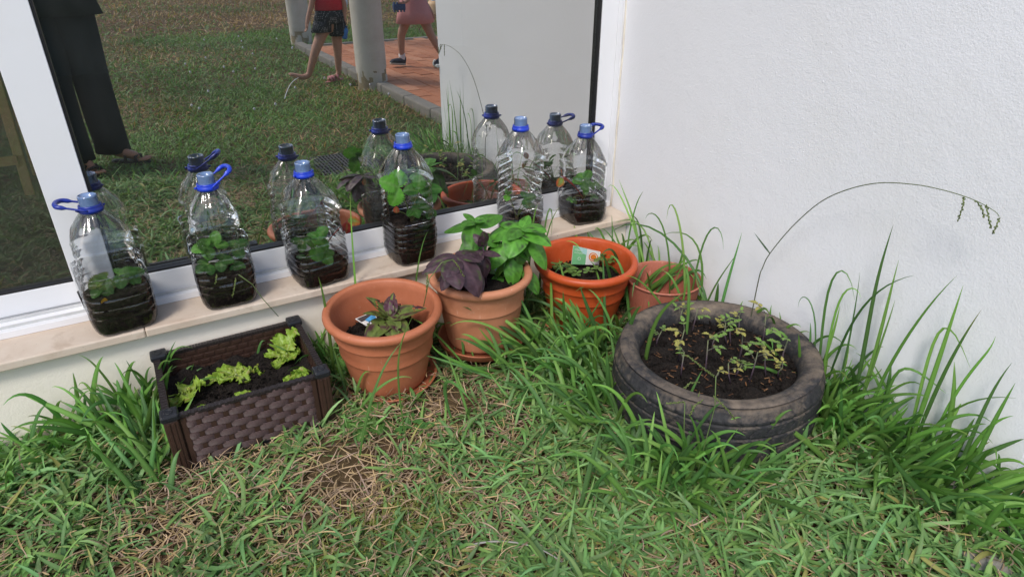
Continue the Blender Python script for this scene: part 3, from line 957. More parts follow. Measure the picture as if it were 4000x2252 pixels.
s4 = strawberry('tall bright strawberry plant leaning out of the fourth bottle from left', (.71, -.11, z0 + .133), [
    (onY((1001, 471), -.178), dict(d=V(-.8, -.35, .55), size=.074, c=(.10, .31, .03), up=(0, -.9, .5), seed=31)),
    (onY((1052, 480), -.11), dict(d=V(.1, 0, .8), size=.060, c=(.06, .21, .025), seed=32)),
    (onY((1075, 478), -.10), dict(d=V(.9, -.1, .2), size=.058, c=(.065, .22, .03), seed=33)),
    (onY((1050, 515), -.12), dict(d=V(.5, -.4, .0), size=.050, c=GREEN_D, seed=34)),
    (onY((1040, 528), -.13), dict(d=V(.2, -.6, -.2), size=.036, c=(.07, .22, .03), seed=35)),
    (onY((1080, 530), -.12), dict(d=V(.8, -.4, -.3), size=.036, c=GREEN_D, seed=36)),
    (onY((997, 535), -.15), dict(d=V(-.1, -.3, .8), size=.026, c=(.42, .12, .06), edge=(.4, .08, .04), seed=37, n=1))])
s5 = strawberry('small strawberry plant low inside the twisted bottle', (1.11, -.10, z0 + .054), [
    (onY((1277, 490), -.12), dict(d=V(-.3, -.2, .7), size=.036, c=(.09, .27, .03), seed=41)),
    (onY((1320, 500), -.11), dict(d=V(.6, -.3, .2), size=.048, c=(.05, .16, .04), seed=42)),
    (onY((1330, 512), -.12), dict(d=V(.5, -.4, -.5), size=.040, c=(.05, .16, .04), seed=43, n=2))])
s6 = strawberry('strawberry plant in the rightmost bottle, one reddish leaf leaning out left', (1.40, -.10, z0 + .079), [
    (onY((1462, 455), -.12), dict(d=V(-.8, -.3, .3), size=.050, c=(.08, .25, .03), seed=51)),
    (onY((1470, 450), -.12), dict(d=V(.5, -.2, .7), size=.046, c=(.07, .22, .03), seed=52)),
    (onY((1467, 462), -.14), dict(d=V(0, -.6, -.6), size=.048, c=(.085, .26, .03), seed=53, n=1)),
    (onY((1485, 465), -.08), dict(d=V(.8, 0, .2), size=.030, c=(.10, .24, .04), seed=54)),
    (onY((1414, 448), -.12), dict(d=V(-.5, -.3, -.4), size=.040, c=(.14, .22, .03), edge=(.40, .08, .03), seed=55, n=1, stemc=(.32, .05, .04))),
    (onY((1412, 442), -.12), dict(d=V(-.1, -.2, .8), size=.030, c=(.34, .12, .03), edge=(.42, .08, .03), seed=56, n=1, stemc=(.32, .05, .04))),
    (onY((1440, 500), -.13), dict(d=V(-.4, -.5, 0), size=.030, c=GREEN_D, seed=57)),
    (onY((1490, 495), -.12), dict(d=V(.6, -.4, 0), size=.034, c=GREEN_D, seed=58))])

# =====================================================================
#  POTTING SOIL SURFACE helper
# =====================================================================


def soil_disc(name, parent, c, r, z, seed=0, dome=.008, amp=.010, n=40):
    mb = MB(); P = []
    for k in range(11):
        rr = r * k / 10
        P.append([(c[0] + rr * math.cos(2 * PI * j / n), c[1] + rr * math.sin(2 * PI * j / n),
                   z + dome * (1 - (k / 10) ** 2) + amp * mnoise.noise(Vector((rr * math.cos(2 * PI * j / n) * 28, rr * math.sin(2 * PI * j / n) * 28, seed)))) for j in range(n)])
    mb.grid(P, wrap=True, flip=True)
    o = mb.build(name, MAT['soil'], parent, world=True)
    crumbs(o, lambda: (lambda a, q: (c[0] + q * math.cos(a), c[1] + q * math.sin(a)))(random.random() * 2 * PI, r * .97 * math.sqrt(random.random())), z + dome * .6, int(5200 * r * r * 8))
    return o


def crumbs(parent, pick, z, n, s0=.0018, s1=.0055):
    mb = MB()
    for k in range(n):
        x, y = pick(); s_ = random.uniform(s0, s1)
        c = Vector((x, y, z + random.uniform(-.001, .004)))
        vs = [c + V(*[random.gauss(0, s_) for _ in range(3)]) for _ in range(4)]
        mb.add(vs, [(0, 1, 2), (0, 2, 3), (0, 3, 1), (1, 3, 2)])
    o = mb.build('soil_crumbs', MAT['soil'], parent, smooth=False)
    tag(o, kind='stuff'); return o


# =====================================================================
#  WOVEN PLANTER
# =====================================================================
PX0, PX1, PY0, PY1, PH = -.108, .299, -.496, -.160, .180
pl = empty('woven_planter', ((PX0 + PX1) / 2, (PY0 + PY1) / 2, 0), 'dark brown woven rattan look planter box holding lettuces', 'planter')
PC = 0.034
# base tray
bxo('base_tray', PX0 + .008, PX1 - .008, PY0 + .006, PY1 - .006, -.01, .022, MAT['capblack'], pl, .004)
for (cx_, cy_) in ((PX0, PY0), (PX1, PY0), (PX0, PY1), (PX1, PY1)):
    ix = 1 if cx_ == PX0 else -1; iy = 1 if cy_ == PY0 else -1
    x0, x1 = sorted((cx_, cx_ + ix * PC)); y0, y1 = sorted((cy_, cy_ + iy * PC))
    post = bxo('corner_post', x0, x1, y0, y1, -.008, PH - .012, MAT['brown'], pl, .004)
    for k in (.3, .62):      # raised ribs on the two outer faces
        bxo('post_rib', x0 + PC * k - .0035, x0 + PC * k + .0035, (y0 - .002) if iy > 0 else y1, y0 if iy > 0 else y1 + .002, .006, PH - .018, MAT['brown'], post, .001)
    cp = bxo('corner_cap', x0 - .004, x1 + .004, y0 - .004, y1 + .004, PH - .0125, PH + .006, MAT['capblack'], pl, .005)
    mm = MB(); mm.lathe([(.010, PH + .0055), (.0105, PH + .0072), (.0085, PH + .0072), (.008, PH + .0055)], 18, ((x0 + x1) / 2, (y0 + y1) / 2, 0)); mm.build('cap_ring_mark', MAT['capblack'], cp, world=True)


def strand_mesh(L, Hh, amp, nu=8, nv=4):
    mb = MB(); P = []
    for j in range(nv + 1):
        s = 2 * j / nv - 1
        P.append([(L * (i / nu - .5), -amp * math.sin(PI * i / nu) * (1 - .22 * s * s) + .0015, s * Hh / 2 * (.66 + .34 * math.sin(PI * i / nu)) + .0) for i in range(nu + 1)])
    mb.grid(P); return mb


def panel(nm, a, b, inward, rows, pitch, first_strand, both=False, sag=0.0):
    """a->b along the foot of the panel (outer face), outward = left-hand normal"""
    a = Vector((*a, 0)); b = Vector((*b, 0)); d = (b - a); L = d.length; d.normalize(); n = V(d.y, -d.x, 0)   # outward
    rz = math.atan2(d.y, d.x)
    e = empty(nm, a, rz=rz); e.parent = pl; e.matrix_parent_inverse = Matrix.Translation(pl.location).inverted()
    mb = MB(); mb.box(0, L, .006, .013, .014, PH - .012); mb.build('panel_back', MAT['brown'], e, smooth=False)
    mb = MB(); N = 44
    for i in range(N):           # top rim with a wavy outline
        x = L * i / N
        mb.box(x, x + L / N * .96, -.002 + .0015 * (i % 2), .015, PH - .0125, PH - .005 + .0012 * (i % 2))
    q = mb.build('top_rim', MAT['rim'], e, smooth=False); tag(q, kind='stuff')
    nr = rows; hz = (PH - .03) / nr; ncol = int(L / pitch)
    for c_ in range(ncol + 1):
        x = .01 + (L - .02) * c_ / ncol
        o = rib_obj.copy(); col.objects.link(o); o.parent = e; o.location = (x, .002, .018 + (PH - .034) / 2); o.rotation_euler = (0, 0, 0)
    for r_ in range(nr):
        z = .020 + hz * (r_ + .5)
        for c_ in range(ncol + 1):
            if (c_ + r_) % 2: continue
            x = .01 + (L - .02) * c_ / ncol
            half = 1.0
            o = strand.copy(); col.objects.link(o); o.parent = e
            sx = 1.0; xx = x
            if x - pitch < 0: sx = .56; xx = x + pitch * .46
            elif x + pitch > L: sx = .56; xx = x - pitch * .46
            o.scale = (sx, 1, 1); o.location = (xx, .0045, z + sag * 0); o.rotation_euler = (0, random.gauss(0, .01), 0)
    if both:                     # inner face: pressed rectangles
        for r_ in range(7):
            for c_ in range(ncol):
                o = inner_pad.copy(); col.objects.link(o); o.parent = e
                o.location = (.016 + (L - .03) * (c_ + .5 * (r_ % 2)) / ncol + .012, .0128, .045 + .019 * r_)
    return e


PITCH = .0335
sm = strand_mesh(PITCH * 2.06, .0215, .0085); strand = sm.build('weave_strand', MAT['weave'])
rmb = MB(); rmb.box(-.006, .006, -.001, .004, -(PH - .034) / 2, (PH - .034) / 2); rib_obj = rmb.build('weave_rib', MAT['brown'], smooth=False)
imb = MB(); imb.box(-.012, .012, 0, .0022, -.006, .006); inner_pad = imb.build('inner_pad', MAT['brown'], smooth=False, bevel=.0015)
panel('front_panel', (PX0 + PC, PY0 + .004), (PX1 - PC, PY0 + .004), 1, 8, PITCH, 0)
panel('back_panel', (PX1 - PC, PY1 - .004), (PX0 + PC, PY1 - .004), 1, 8, PITCH, 1, both=True)
panel('side_panel', (PX0 + .004, PY1 - PC), (PX0 + .004, PY0 + PC), 1, 8, PITCH, 0)
panel('side_panel', (PX1 - .004, PY0 + PC), (PX1 - .004, PY1 - PC), 1, 8, PITCH, 0, both=True)
for o in (strand, rib_obj, inner_pad): bpy.data.objects.remove(o)
# soil
mb = MB(); P = []
for j in range(25):
    yy = PY0 + .018 + (PY1 - PY0 - .036) * j / 24
    P.append([(PX0 + .018 + (PX1 - PX0 - .036) * i / 30, yy, .094 + .020 * mnoise.noise(Vector((i * .35, j * .35, 2))) + .012 * mnoise.noise(Vector((i * .9, j * .9, 5))) + .02 * (j / 24 - .5) + .012 * (abs(i / 15 - 1) ** 3)) for i in range(31)])
mb.grid(P); psoil = mb.build('soil', MAT['soil'], pl, world=True)
crumbs(psoil, lambda: (random.uniform(PX0 + .02, PX1 - .02), random.uniform(PY0 + .02, PY1 - .02)), .099, 1800, .0015, .005)


def lettuce(lab, pos, leaves, seed):
    e = empty('lettuce', pos, lab, 'lettuce', 'young frilly lettuces in the woven planter')
    rs = random.Random(seed)
    m = MB(); m.tube([Vector(pos) + V(0, 0, -.01), Vector(pos) + V(0, 0, .012)], [.006, .005], 7, (.45, .50, .22)); m.build('stump', MAT['stem'], e, world=True)
    for k, (az, el, L, W) in enumerate(leaves):
        d = V(math.cos(az) * math.cos(el), math.sin(az) * math.cos(el), math.sin(el))

        def cf(t, s, k=k):
            c = lerp((.42, .52, .10), (.30, .46, .055), min(1, t * 1.3))
            c = lerp(c, (.60, .64, .38), max(0, (1 - abs(s) * 4)) * max(0, 1 - t * 1.2))
            if mnoise.noise(Vector((t * 4, s * 3, seed * 3 + k))) > .42: c = lerp(c, (.42, .28, .10), .6)
            return c
        mb = MB(); leaf(mb, Vector(pos) + V(0, 0, .004), d, V(0, 0, 1) if el < 1.2 else V(0, -1, 0), L, W, 'spoon', .30, rs.uniform(.5, 1.5), 26, 14, ruff=.12, rf=4.0, colf=cf, bulge=.018, seed=seed * 7 + k)
        mb.build('leaf', MAT['lettuce'], e, world=True)
    return e


def around(n, el, L, W, seed, a0=0, spread=2 * PI):
    rs = random.Random(seed)
    return [(a0 + spread * k / n + rs.uniform(-.25, .25), el + rs.uniform(-.3, .3), L * rs.uniform(.8, 1.15), W * rs.uniform(.85, 1.1)) for k in range(n)]


def lpos(x, y): return V(x, y, .098)


lettuce('lettuce in the left back corner of the planter, browning at its edge', lpos(-.052, -.300), around(5, .6, .062, .046, 1), 1)
lettuce('lettuce at the back middle of the planter with a long spread leaf', lpos(.085, -.270), around(5, .55, .056, .042, 2) + [(PI * .98, .45, .10, .040), (.0, .35, .085, .030)], 2)
lettuce('tallest lettuce in the right back corner of the planter', lpos(.226, -.262), around(5, .8, .058, .042, 3) + [(PI * .5, 1.2, .085, .044), (PI * .2, 1.15, .10, .046)], 3)
lettuce('lettuce leaf tips just over the front rim, near right post', lpos(.226, -.425), around(6, 1.2, .056, .040, 4), 4)
lettuce('lettuce leaf tips just over the front rim, middle of panel', lpos(.082, -.440), around(6, 1.2, .048, .036, 5), 5)
lettuce('smallest lettuce tips over the front rim at left post', lpos(-.020, -.440), around(6, 1.2, .042, .032, 6), 6)
del strand, rib_obj, inner_pad

# =====================================================================
#  POTS
# =====================================================================


def pot(name, lab, c, h, rr, rb, mat, bands, saucer=True, soil=.62, rim_h=.030, tilt=(0, 0), rimr=.012, ribs=0, lift=0.0, lip=.020):
    e = empty(name, (c[0], c[1], lift), lab, 'pot'); h = h - lift; soil = (h * soil) / h
    e.rotation_euler = (tilt[0], tilt[1], 0)
    z0 = .012 if saucer else .002
    m = MB(); pr = [(0, z0), (rb * .86, z0), (rb * .97, z0 + .003), (rb, z0 + .012)]
    zt = h - rim_h
    for k in range(1, 15):
        t = k / 14; z = z0 + .012 + (zt - z0 - .012) * t; r_ = rb + (rr - lip - rb) * t ** .92
        pr.append((r_, z))
        for bz in bands:
            if abs(t - bz) < .5 / 14: pr += [(r_ + .0005, z + .001), (r_ + .0040, z + .003), (r_ + .0042, z + .0045)]
    rt = rr - lip * .9
    # rolled rim
    pr += [(rt + .002, zt + .002)]
    for a in np.linspace(-1.9, 1.6, 12):
        pr.append((rr - rimr + rimr * math.cos(a), h - rimr + rimr * math.sin(a) * (1.0 if a > 0 else rim_h / rimr * .55)))
    pr += [(rr - rimr * 1.6, h - .001), (rr - rimr * 2.0, h - .006)]
    zs_ = h * soil
    for t in np.linspace(.1, 1, 8):
        z = h - .006 + (z0 + .02 - h) * t
        k = (z - z0) / (zt - z0)
        r_ = rb + (rr - lip - rb) * max(0, min(1, k)) ** .92 - .004
        r_ = min(r_, rr - rimr * 2.0)
        if z < zs_ + .03 and z > zs_ + .015: r_ -= .003
        pr.append((r_, z))
    pr += [(0, z0 + .012)]

    def fn(a, r_, z):
        q = r_
        if ribs and z < h - .02 and z > .02: q += .0012 * math.cos(a * ribs)
        return q
    m.lathe(pr, 72 if not ribs else 240, fn=fn if ribs else None)
    m.build('pot_body', mat, e)
    if saucer:
        m = MB(); rs_ = rb + .030
        m.lathe([(0, .001), (rs_ - .012, .001), (rs_ - .004, .004), (rs_, .022), (rs_ + .003, .0245), (rs_ + .001, .027), (rs_ - .004, .026), (rs_ - .010, .010), (0, .009)], 64)
        m.build('saucer', MAT['saucer'], e)
    if soil:
        k = (zs_ - z0) / (zt - z0); r_ = rb + (rr - lip - rb) * k ** .92 - .005
        s_ = soil_disc('soil', None, (0, 0), r_, zs_, seed=c[0] * 10, n=36); s_.parent = e
    return e


P1 = (.508, -.356); P2 = (.835, -.346); P3 = (1.218, -.372); P4 = (1.438, -.530)
H1, H2, H3, H4 = .262, .288, .256, .194
pot('terracotta_pot', 'terracotta plastic pot nearest the planter with a chewed seedling', P1, H1, .173, .114, MAT['pot1'], (.50, .80), soil=.55, tilt=(.05, -.02))
pot('terracotta_pot', 'scuffed pale terracotta pot planted with green and purple basil', P2, H2, .164, .112, MAT['pot2'], (.62,), soil=.80, lift=.03)
pot('terracotta_pot', 'bright orange red pot with a seed packet and seedlings', P3, H3, .176, .112, MAT['pot3'], (.55, .80), soil=.66, tilt=(.03, 0))
pot('empty_pot', 'faded pinkish empty pot between orange pot and tyre', P4, H4, .128, .096, MAT['pot4'], (), saucer=False, soil=0, rim_h=.006, rimr=.0035, ribs=80, lip=.005)
# a shed red brick shard behind the planter
sb_ = empty('brick_shard', onZ((812, 842), 0.02), 'red brick fragment lying between planter and terracotta pot', 'brick')
m = MB(); m.box(-.05, .04, -.02, .02, -.02, .03); m.build('brick_body', simple('red_brick', (.30, .09, .055), .9, .2, bump=.5), sb_, smooth=False, bevel=.006)

# --- seedling in the first pot
pz1 = H1 * .55 + .006
pl1 = empty('chewed_basil', (P1[0] + .01, P1[1], pz1), 'chewed mottled basil seedling in the nearest terracotta pot', 'plant')


def bcol(g1, g2, pur=None, seed=0, thr=.1):
    def f(t, s):
        n1 = mnoise.noise(Vector((t * 3, s * 2, seed))); n2 = mnoise.noise(Vector((t * 9, s * 6, seed + 9)))
        c = lerp(g1, g2, min(1, max(0, .5 + n2 * .8)))
        c = lerp(c, tuple(q * 1.5 + .01 for q in g1), max(0, 1 - abs(s) * 7) * .45)
        sv = abs(math.sin((t * 1.0 - abs(s) * .30) * 19)); c = lerp(c, tuple(q * .55 for q in c), max(0, 1 - sv * 4) * .75)
        if pur:
            k = max(0, min(1, (n1 + .25 * n2 - thr) * 4)); c = lerp(c, pur, k)
        return c
    return f


PURP = (.030, .008, .022)
base1 = Vector(pl1.location)
m = MB(); m.tube([base1, base1 + V(.0, 0, .03), base1 + V(.004, 0, .062)], [.003, .0027, .002], 7, (.14, .12, .06)); m.build('stem', MAT['stem'], pl1, world=True)
st1 = base1 + V(.004, 0, .055)
for k, (dx, dy, dz, L, W, pu) in enumerate([(-.9, -.5, -.1, .095, .062, .15), (-.2, -.9, -.2, .075, .055, .2), (.35, -.85, -.3, .085, .05, .25), (.9, -.2, .35, .098, .058, .12), (.4, .5, .8, .07, .04, -.1), (-.5, .2, .8, .075, .045, .15), (-.75, -.15, .75, .080, .036, .3), (.95, .25, .1, .07, .045, -.25), (.15, .2, .9, .045, .03, -.2), (.8, .6, .5, .06, .04, -.3)]):
    m = MB(); leaf(m, st1 + V(0, 0, .006 * (k % 3)), V(dx, dy, dz), V(0, -.1, 1), L * 1.2, W * 1.15, 'ovate', .3, random.uniform(.2, .8), 14, 8, colf=bcol((.17, .22, .05), (.11, .16, .035), (.075, .018, .035), seed=k + 60, thr=pu - .12), bulge=.013, hole=.06 if k in (0, 3) else .03, seed=k)
    m.build('leaf', MAT['basil'], pl1, world=True)


def packet(name, lab, tl, tr, br_, bl, parts):
    """thin seed packet through four corners; printed fields as shallow raised parts"""
    e = empty(name, (Vector(bl) + Vector(br_)) / 2, lab, 'packet')
    tl, tr, br_, bl = map(Vector, (tl, tr, br_, bl)); n = (tr - tl).cross(bl - tl).normalized()
    if n.dot(CAM - tl) < 0: n = -n
    m = MB(); m.add([tl, tr, br_, bl] + [q - n * .0018 for q in (tl, tr, br_, bl)], [(0, 3, 2, 1), (4, 5, 6, 7), (0, 1, 5, 4), (1, 2, 6, 5), (2, 3, 7, 6), (3, 0, 4, 7)])
    body = m.build('packet_body', MAT['paper'], e, smooth=False, world=True)

    def at_(u, v_, lift): return (tl * (1 - u) + tr * u) * (1 - v_) + (bl * (1 - u) + br_ * u) * v_ + n * lift
    for nm, mat, poly, lift in parts:
        m = MB(); vs = [at_(u, v_, lift) for u, v_ in poly]; m.add(vs, [tuple(range(len(vs)))[::-1]])
        o = m.build(nm, mat, e, smooth=False, world=True)
    return e, at_, n


def circ(u, v_, ru, rv, n=24): return [(u + ru * math.cos(2 * PI * k / n), v_ + rv * math.sin(2 * PI * k / n)) for k in range(n)]


def text_on(parent, s, at_, n, u, v_, size, mat, lift=.0006):
    cu = bpy.data.curves.new('lettering', 'FONT'); cu.body = s; cu.size = size; cu.align_x = 'LEFT'; cu.extrude = 0.0
    o = bpy.data.objects.new('lettering', cu); col.objects.link(o)
    p = at_(u, v_, lift); xd = (at_(u + .1, v_, lift) - p).normalized(); yd = n.cross(xd)
    o.matrix_world = Matrix(((xd.x, yd.x, n.x, p.x), (xd.y, yd.y, n.y, p.y), (xd.z, yd.z, n.z, p.z), (0, 0, 0, 1)))
    dg = bpy.context.evaluated_depsgraph_get(); me = bpy.data.meshes.new_from_object(o.evaluated_get(dg))
    mw = o.matrix_world.copy(); bpy.data.objects.remove(o)
    me.materials.clear(); me.materials.append(mat); me.transform(mw)
    q = bpy.data.objects.new('lettering', me); col.objects.link(q); q.parent = parent; q.matrix_parent_inverse = Matrix.Translation(parent.location).inverted()
    return q


e_, at_, n_ = packet('seed_packet', 'small blue and white seed packet half buried in the nearest terracotta pot', onZ((893, 801), pz1 + .022), onZ((938, 783), pz1 + .022), onZ((949, 800), pz1 + .003), onZ((925, 822), pz1 + .001),
       [('dark_photo', MAT['print_dark'], [(.05, .05), (.95, .05), (.95, .45), (.05, .45)], .0003), ('blue_field', MAT['print_blue'], [(.3, .35), (.95, .3), (.95, .9), (.35, .8)], .0006)])
# --- orange pot: seedlings and seed packet
pz3 = H3 * .66 + .008
pkY = P3[1] + .045
e_, at_, n_ = packet('seed_packet', 'green and white seed packet standing in the orange red pot', onY((1442, 617), pkY), onY((1510, 633), pkY), onY((1506, 666), pkY), onY((1437, 664), pkY),
       [('green_field', MAT['print_green'], [(.0, .0), (.49, .0), (.49, 1), (.0, 1)], .0003), ('teal_field', MAT['print_teal'], [(.16, .01), (.50, .01), (.50, .40), (.36, .33), (.24, .12)], .0005),
        ('orange_disc', MAT['print_orange'], circ(.76, .46, .175, .30), .0005), ('disc_ring', MAT['paper'], circ(.76, .46, .135, .235), .0007), ('disc_centre', MAT['print_orange'], circ(.76, .46, .112, .195), .0009),
        ('badge', MAT['paper'], circ(.25, .66, .055, .09), .0007), ('badge_centre', MAT['print_green'], circ(.25, .66, .042, .07), .0009)])
text_on(e_, 'CRAVO', at_, n_, .05, .235, .0105, MAT['paper'], .0008)
text_on(e_, 'DOS POETAS', at_, n_, .05, .38, .0068, MAT['paper'], .0008)


def seedling_purslane(lab, pos, seed):
    rs = random.Random(seed); pos = Vector(pos)
    e = empty('small_seedling', pos, lab, 'seedling', 'green seedlings in the orange red pot')
    for k in range(rs.randint(2, 3)):
        az = rs.uniform(0, 6.28); tip = pos + V(math.cos(az) * .025, math.sin(az) * .025, .022 + .012 * rs.random())
        m = MB(); m.tube([pos, pos.lerp(tip, .5) + V(0, 0, .006), tip], [.0016, .0014, .0011], 6, (.16, .20, .07)); m.build('stem', MAT['stem'], e, world=True)
        for q in range(5):
            a = az + q * 1.26
            m = MB(); leaf(m, tip, V(math.cos(a), math.sin(a), rs.uniform(-.1, .6)), V(0, 0, 1), .028 * rs.uniform(.7, 1.1), .014, 'spoon', .15, .3, 6, 4, colf=lambda t, s: lerp((.10, .19, .04), (.14, .24, .05), t))
            m.build('leaf', MAT['basil'], e, world=True)


for k, (px, py, lb) in enumerate([(1418, 688, 'seedling with pointed leaves at the left of the orange pot'), (1452, 698, 'purslane like seedling at the front rim of the orange pot'), (1488, 690, 'tiny seedling at the front right of the orange pot'), (1515, 668, 'taller round leaved seedling right of the green seed packet')]):
    seedling_purslane(lb, onZ((px, py), pz3), 80 + k)

# =====================================================================
#  BASIL
# =====================================================================
pz2 = .03 + (H2 - .03) * .80 + .006


def basil(lab, foot, nodes, g1, g2, pur, thr, seed, stemc, sz=1.34):
    """nodes: (point, leaf length, n leaves, azimuth, elevation)"""
    e = empty('basil_plant', foot, lab, 'basil'); foot = Vector(foot); k_ = 0
    prev = foot
    for (pt, L, n, az, el, up) in nodes:
        pt = Vector(pt); m = MB()
        m.tube([foot, foot.lerp(pt, .5) + V(0, 0, .006), pt], [.0034, .003, .0024], 7, stemc); m.build('stem', MAT['stem'], e, world=True)
        for q in range(n):
            a = az + 2 * PI * q / n + random.uniform(-.2, .2)
            ee = el + random.uniform(-.35, .35); LL = L * random.uniform(.75, 1.12) * sz; kb_ = random.uniform(.7, 1.35)
            m = MB(); leaf(m, pt + V(0, 0, .002 * q), V(math.cos(a) * math.cos(ee), math.sin(a) * math.cos(ee), math.sin(ee)), Vector(up), LL, LL * random.uniform(.56, .68), 'basil', -.30, random.uniform(.5, 1.3), 14, 8, colf=bcol(tuple(c_ * kb_ for c_ in g1), tuple(c_ * kb_ for c_ in g2), pur, seed + k_, thr), bulge=.014, seed=seed + k_)
            m.build('leaf', MAT['basil'], e, world=True); k_ += 1
    return e


GB1, GB2 = (.10, .29, .032), (.065, .215, .026)
UP = (0, -.25, 1)
yb = P2[1]
ft = V(P2[0] - .02, yb + .03, pz2)
basil('green basil stem with small top leaves rising at the back of its pot', ft, [
    (onY((1193, 560), yb + .05), .040, 4, .3, .7, UP), (onY((1190, 568), yb + .05), .085, 3, .05, .05, UP), (onY((1190, 600), yb + .04), .085, 4, .9, -.1, UP), (onY((1192, 572), yb + .04), .085, 2, 1.75, -.2, UP), (onY((1180, 640), yb + .02), .07, 3, .8, .1, UP)], GB1, GB2, (.03, .05, .02), .35, 100, (.14, .22, .06))
ft = V(P2[0] + .06, yb + .0, pz2)
basil('green basil with large drooping leaves spilling right over its pot', ft, [
    (onY((1312, 577), yb - .02), .066, 4, .5, .45, UP), (onY((1308, 580), yb - .02), .105, 5, .15, -.15, UP), (onY((1330, 600), yb - .04), .095, 3, 5.3, -.4, UP), (onY((1275, 610), yb - .02), .090, 3, 3.5, -.1, UP), (onY((1308, 582), yb - .02), .110, 3, 4.0, -.65, UP), (onY((1290, 640), yb - .03), .095, 3, 4.4, -.5, UP), (onY((1318, 680), yb - .05), .065, 2, 5.2, -.3, UP), (onY((1260, 690), yb - .0), .06, 3, 3.9, .1, UP)], GB1, GB2, (.030, .045, .018), .28, 130, (.16, .24, .06))
PP1, PP2 = (.075, .040, .052), (.048, .026, .036)
ft = V(P2[0] - .07, yb - .03, pz2)
basil('purple basil with dark spreading leaves at the left of its pot', ft, [
    (onY((1158, 648), yb - .08), .050, 3, 1.2, .6, UP), (onY((1150, 652), yb - .09), .100, 5, .15, .0, UP), (onY((1125, 665), yb - .10), .085, 3, 2.6, -.1, UP), (onY((1150, 658), yb - .09), .085, 3, 4.3, -.6, UP), (onY((1140, 675), yb - .09), .08, 2, 3.4, -.4, UP)], PP1, PP2, (.07, .11, .025), .33, 160, (.07, .03, .05), 1.28)
ft = V(P2[0] + .0, yb - .04, pz2)
basil('purple basil stem upright in the middle of its pot', ft, [
    (onY((1215, 620), yb - .06), .052, 3, 4.7, .75, (0, -1, .4)), (onY((1213, 634), yb - .06), .068, 3, 5.4, -.1, UP), (onY((1213, 640), yb - .07), .078, 3, 4.5, -.7, UP), (onY((1190, 680), yb - .08), .07, 2, 4.4, -.6, UP)], PP1, PP2, (.06, .10, .025), .36, 190, (.05, .02, .04), 1.14)
e_, at_, n_ = packet('seed_packet', 'pale blue printed plant tag stuck among the basil', onY((1238, 655), yb + .02), onY((1247, 652), yb + .02), onY((1257, 690), yb + .02), onY((1249, 692), yb + .02), [('teal_field', MAT['print_teal'], [(.1, .2), (.9, .15), (.9, .9), (.1, .9)], .0003)])

# =====================================================================
#  TYRE with tomato seedlings
# =====================================================================
TC = V(1.270, -.945, 0); TR, TH, TI = .281, .198, .226
ty = empty('tyre_planter', TC, 'old muddy black tyre lying flat, filled with soil', 'tyre')
m = MB(); NT_ = 420
prof = []       # (r, z, kind)
prof += [(TI + .006, .012), (TI + .0, .05), (TI - .006, .10), (TI - .010, TH - .052), (TI - .012, TH - .030), (TI - .006, TH - .016), (TI + .002, TH - .006), (TI + .010, TH - .001), (TI + .020, TH + .002),
         (TI + .024, TH + .0005), (TI + .027, TH + .003), (TI + .042, TH + .001), (TI + .044, TH - .001), (TI + .047, TH + .0), (TR - .018, TH - .008), (TR - .016, TH - .0105), (TR - .012, TH - .0105), (TR - .006, TH - .020), (TR - .001, TH - .032)]
zz = TH - .036
k = 0
for z in np.linspace(TH - .036, .036, 70):
    prof.append((TR + .006 * math.sin(PI * (TH - z) / TH), z))
prof += [(TR - .006, .02), (TR - .03, .004), (TI + .02, .0), (TI + .006, .012)]
grooves = (.072, .112, .150)


def tyre_fn(a, r_, z):
    q = r_
    if r_ > TR - .002 and .036 < z < TH - .03:
        for g_ in grooves:
            if abs(z - g_) < .0030: q -= .0038
        # slanted tread cuts between the grooves
        band = int((z - .03) / .036)
        ph = (a * 46 + z * (90 if band % 2 else -120) + band * 1.3) % (2 * PI)
        if ph < .60: q -= .0036
    elif r_ > TR - .02 and z > TH - .034:
        if (a * 92) % (2 * PI) < .9 and z < TH - .018: q -= .0016
    q += .0035 * math.sin(2 * a + 1.1) + .0016 * math.sin(5 * a)
    return q


m.lathe(prof, NT_, fn=tyre_fn)
m.build('tyre_casing', MAT['tyre'], ty)
m = MB()
for k in range(15):      # moulded bars on the sidewall
    a = 2.62 + k * .030; r_ = TR - .020
    c = V(r_ * math.cos(a), r_ * math.sin(a), TH - .0062); dr_ = V(math.cos(a), math.sin(a), -.30).normalized() * (.006 if k % 3 else .0085); dt = V(-math.sin(a), math.cos(a), 0) * .0018; up_ = V(0, 0, .002)
    m.add([c - dr_ - dt, c + dr_ - dt, c + dr_ + dt, c - dr_ + dt, c - dr_ - dt + up_, c + dr_ - dt + up_, c + dr_ + dt + up_, c - dr_ + dt + up_], [(0, 3, 2, 1), (4, 5, 6, 7), (0, 1, 5, 4), (1, 2, 6, 5), (2, 3, 7, 6), (3, 0, 4, 7)])
o = m.build('sidewall_bars', MAT['tyre'], ty, smooth=False); tag(o, kind='stuff')
TS = .150
s_ = soil_disc('soil', None, (0, 0), TI - .004, TS, seed=3.3, dome=.004, amp=.014, n=60); s_.parent = ty
m = MB()
for k in range(150):     # bark flecks in the soil
    a = random.random() * 6.28; r_ = (TI - .02) * math.sqrt(random.random()); az = random.random() * 6.28; L_ = random.uniform(.006, .018)
    c = V(r_ * math.cos(a), r_ * math.sin(a), TS + .008); d = V(math.cos(az), math.sin(az), random.uniform(-.2, .2)) * L_ / 2; s2_ = V(-math.sin(az), math.cos(az), 0) * random.uniform(.0008, .002)
    cc = random.choice([(.20, .09, .04), (.13, .06, .03), (.26, .14, .07)])
    m.add([c - d - s2_, c + d - s2_, c + d + s2_, c - d + s2_], [(0, 1, 2, 3)], cc)
o = m.build('bark_flecks', MAT['straw'], s_, smooth=False); tag(o, kind='stuff')


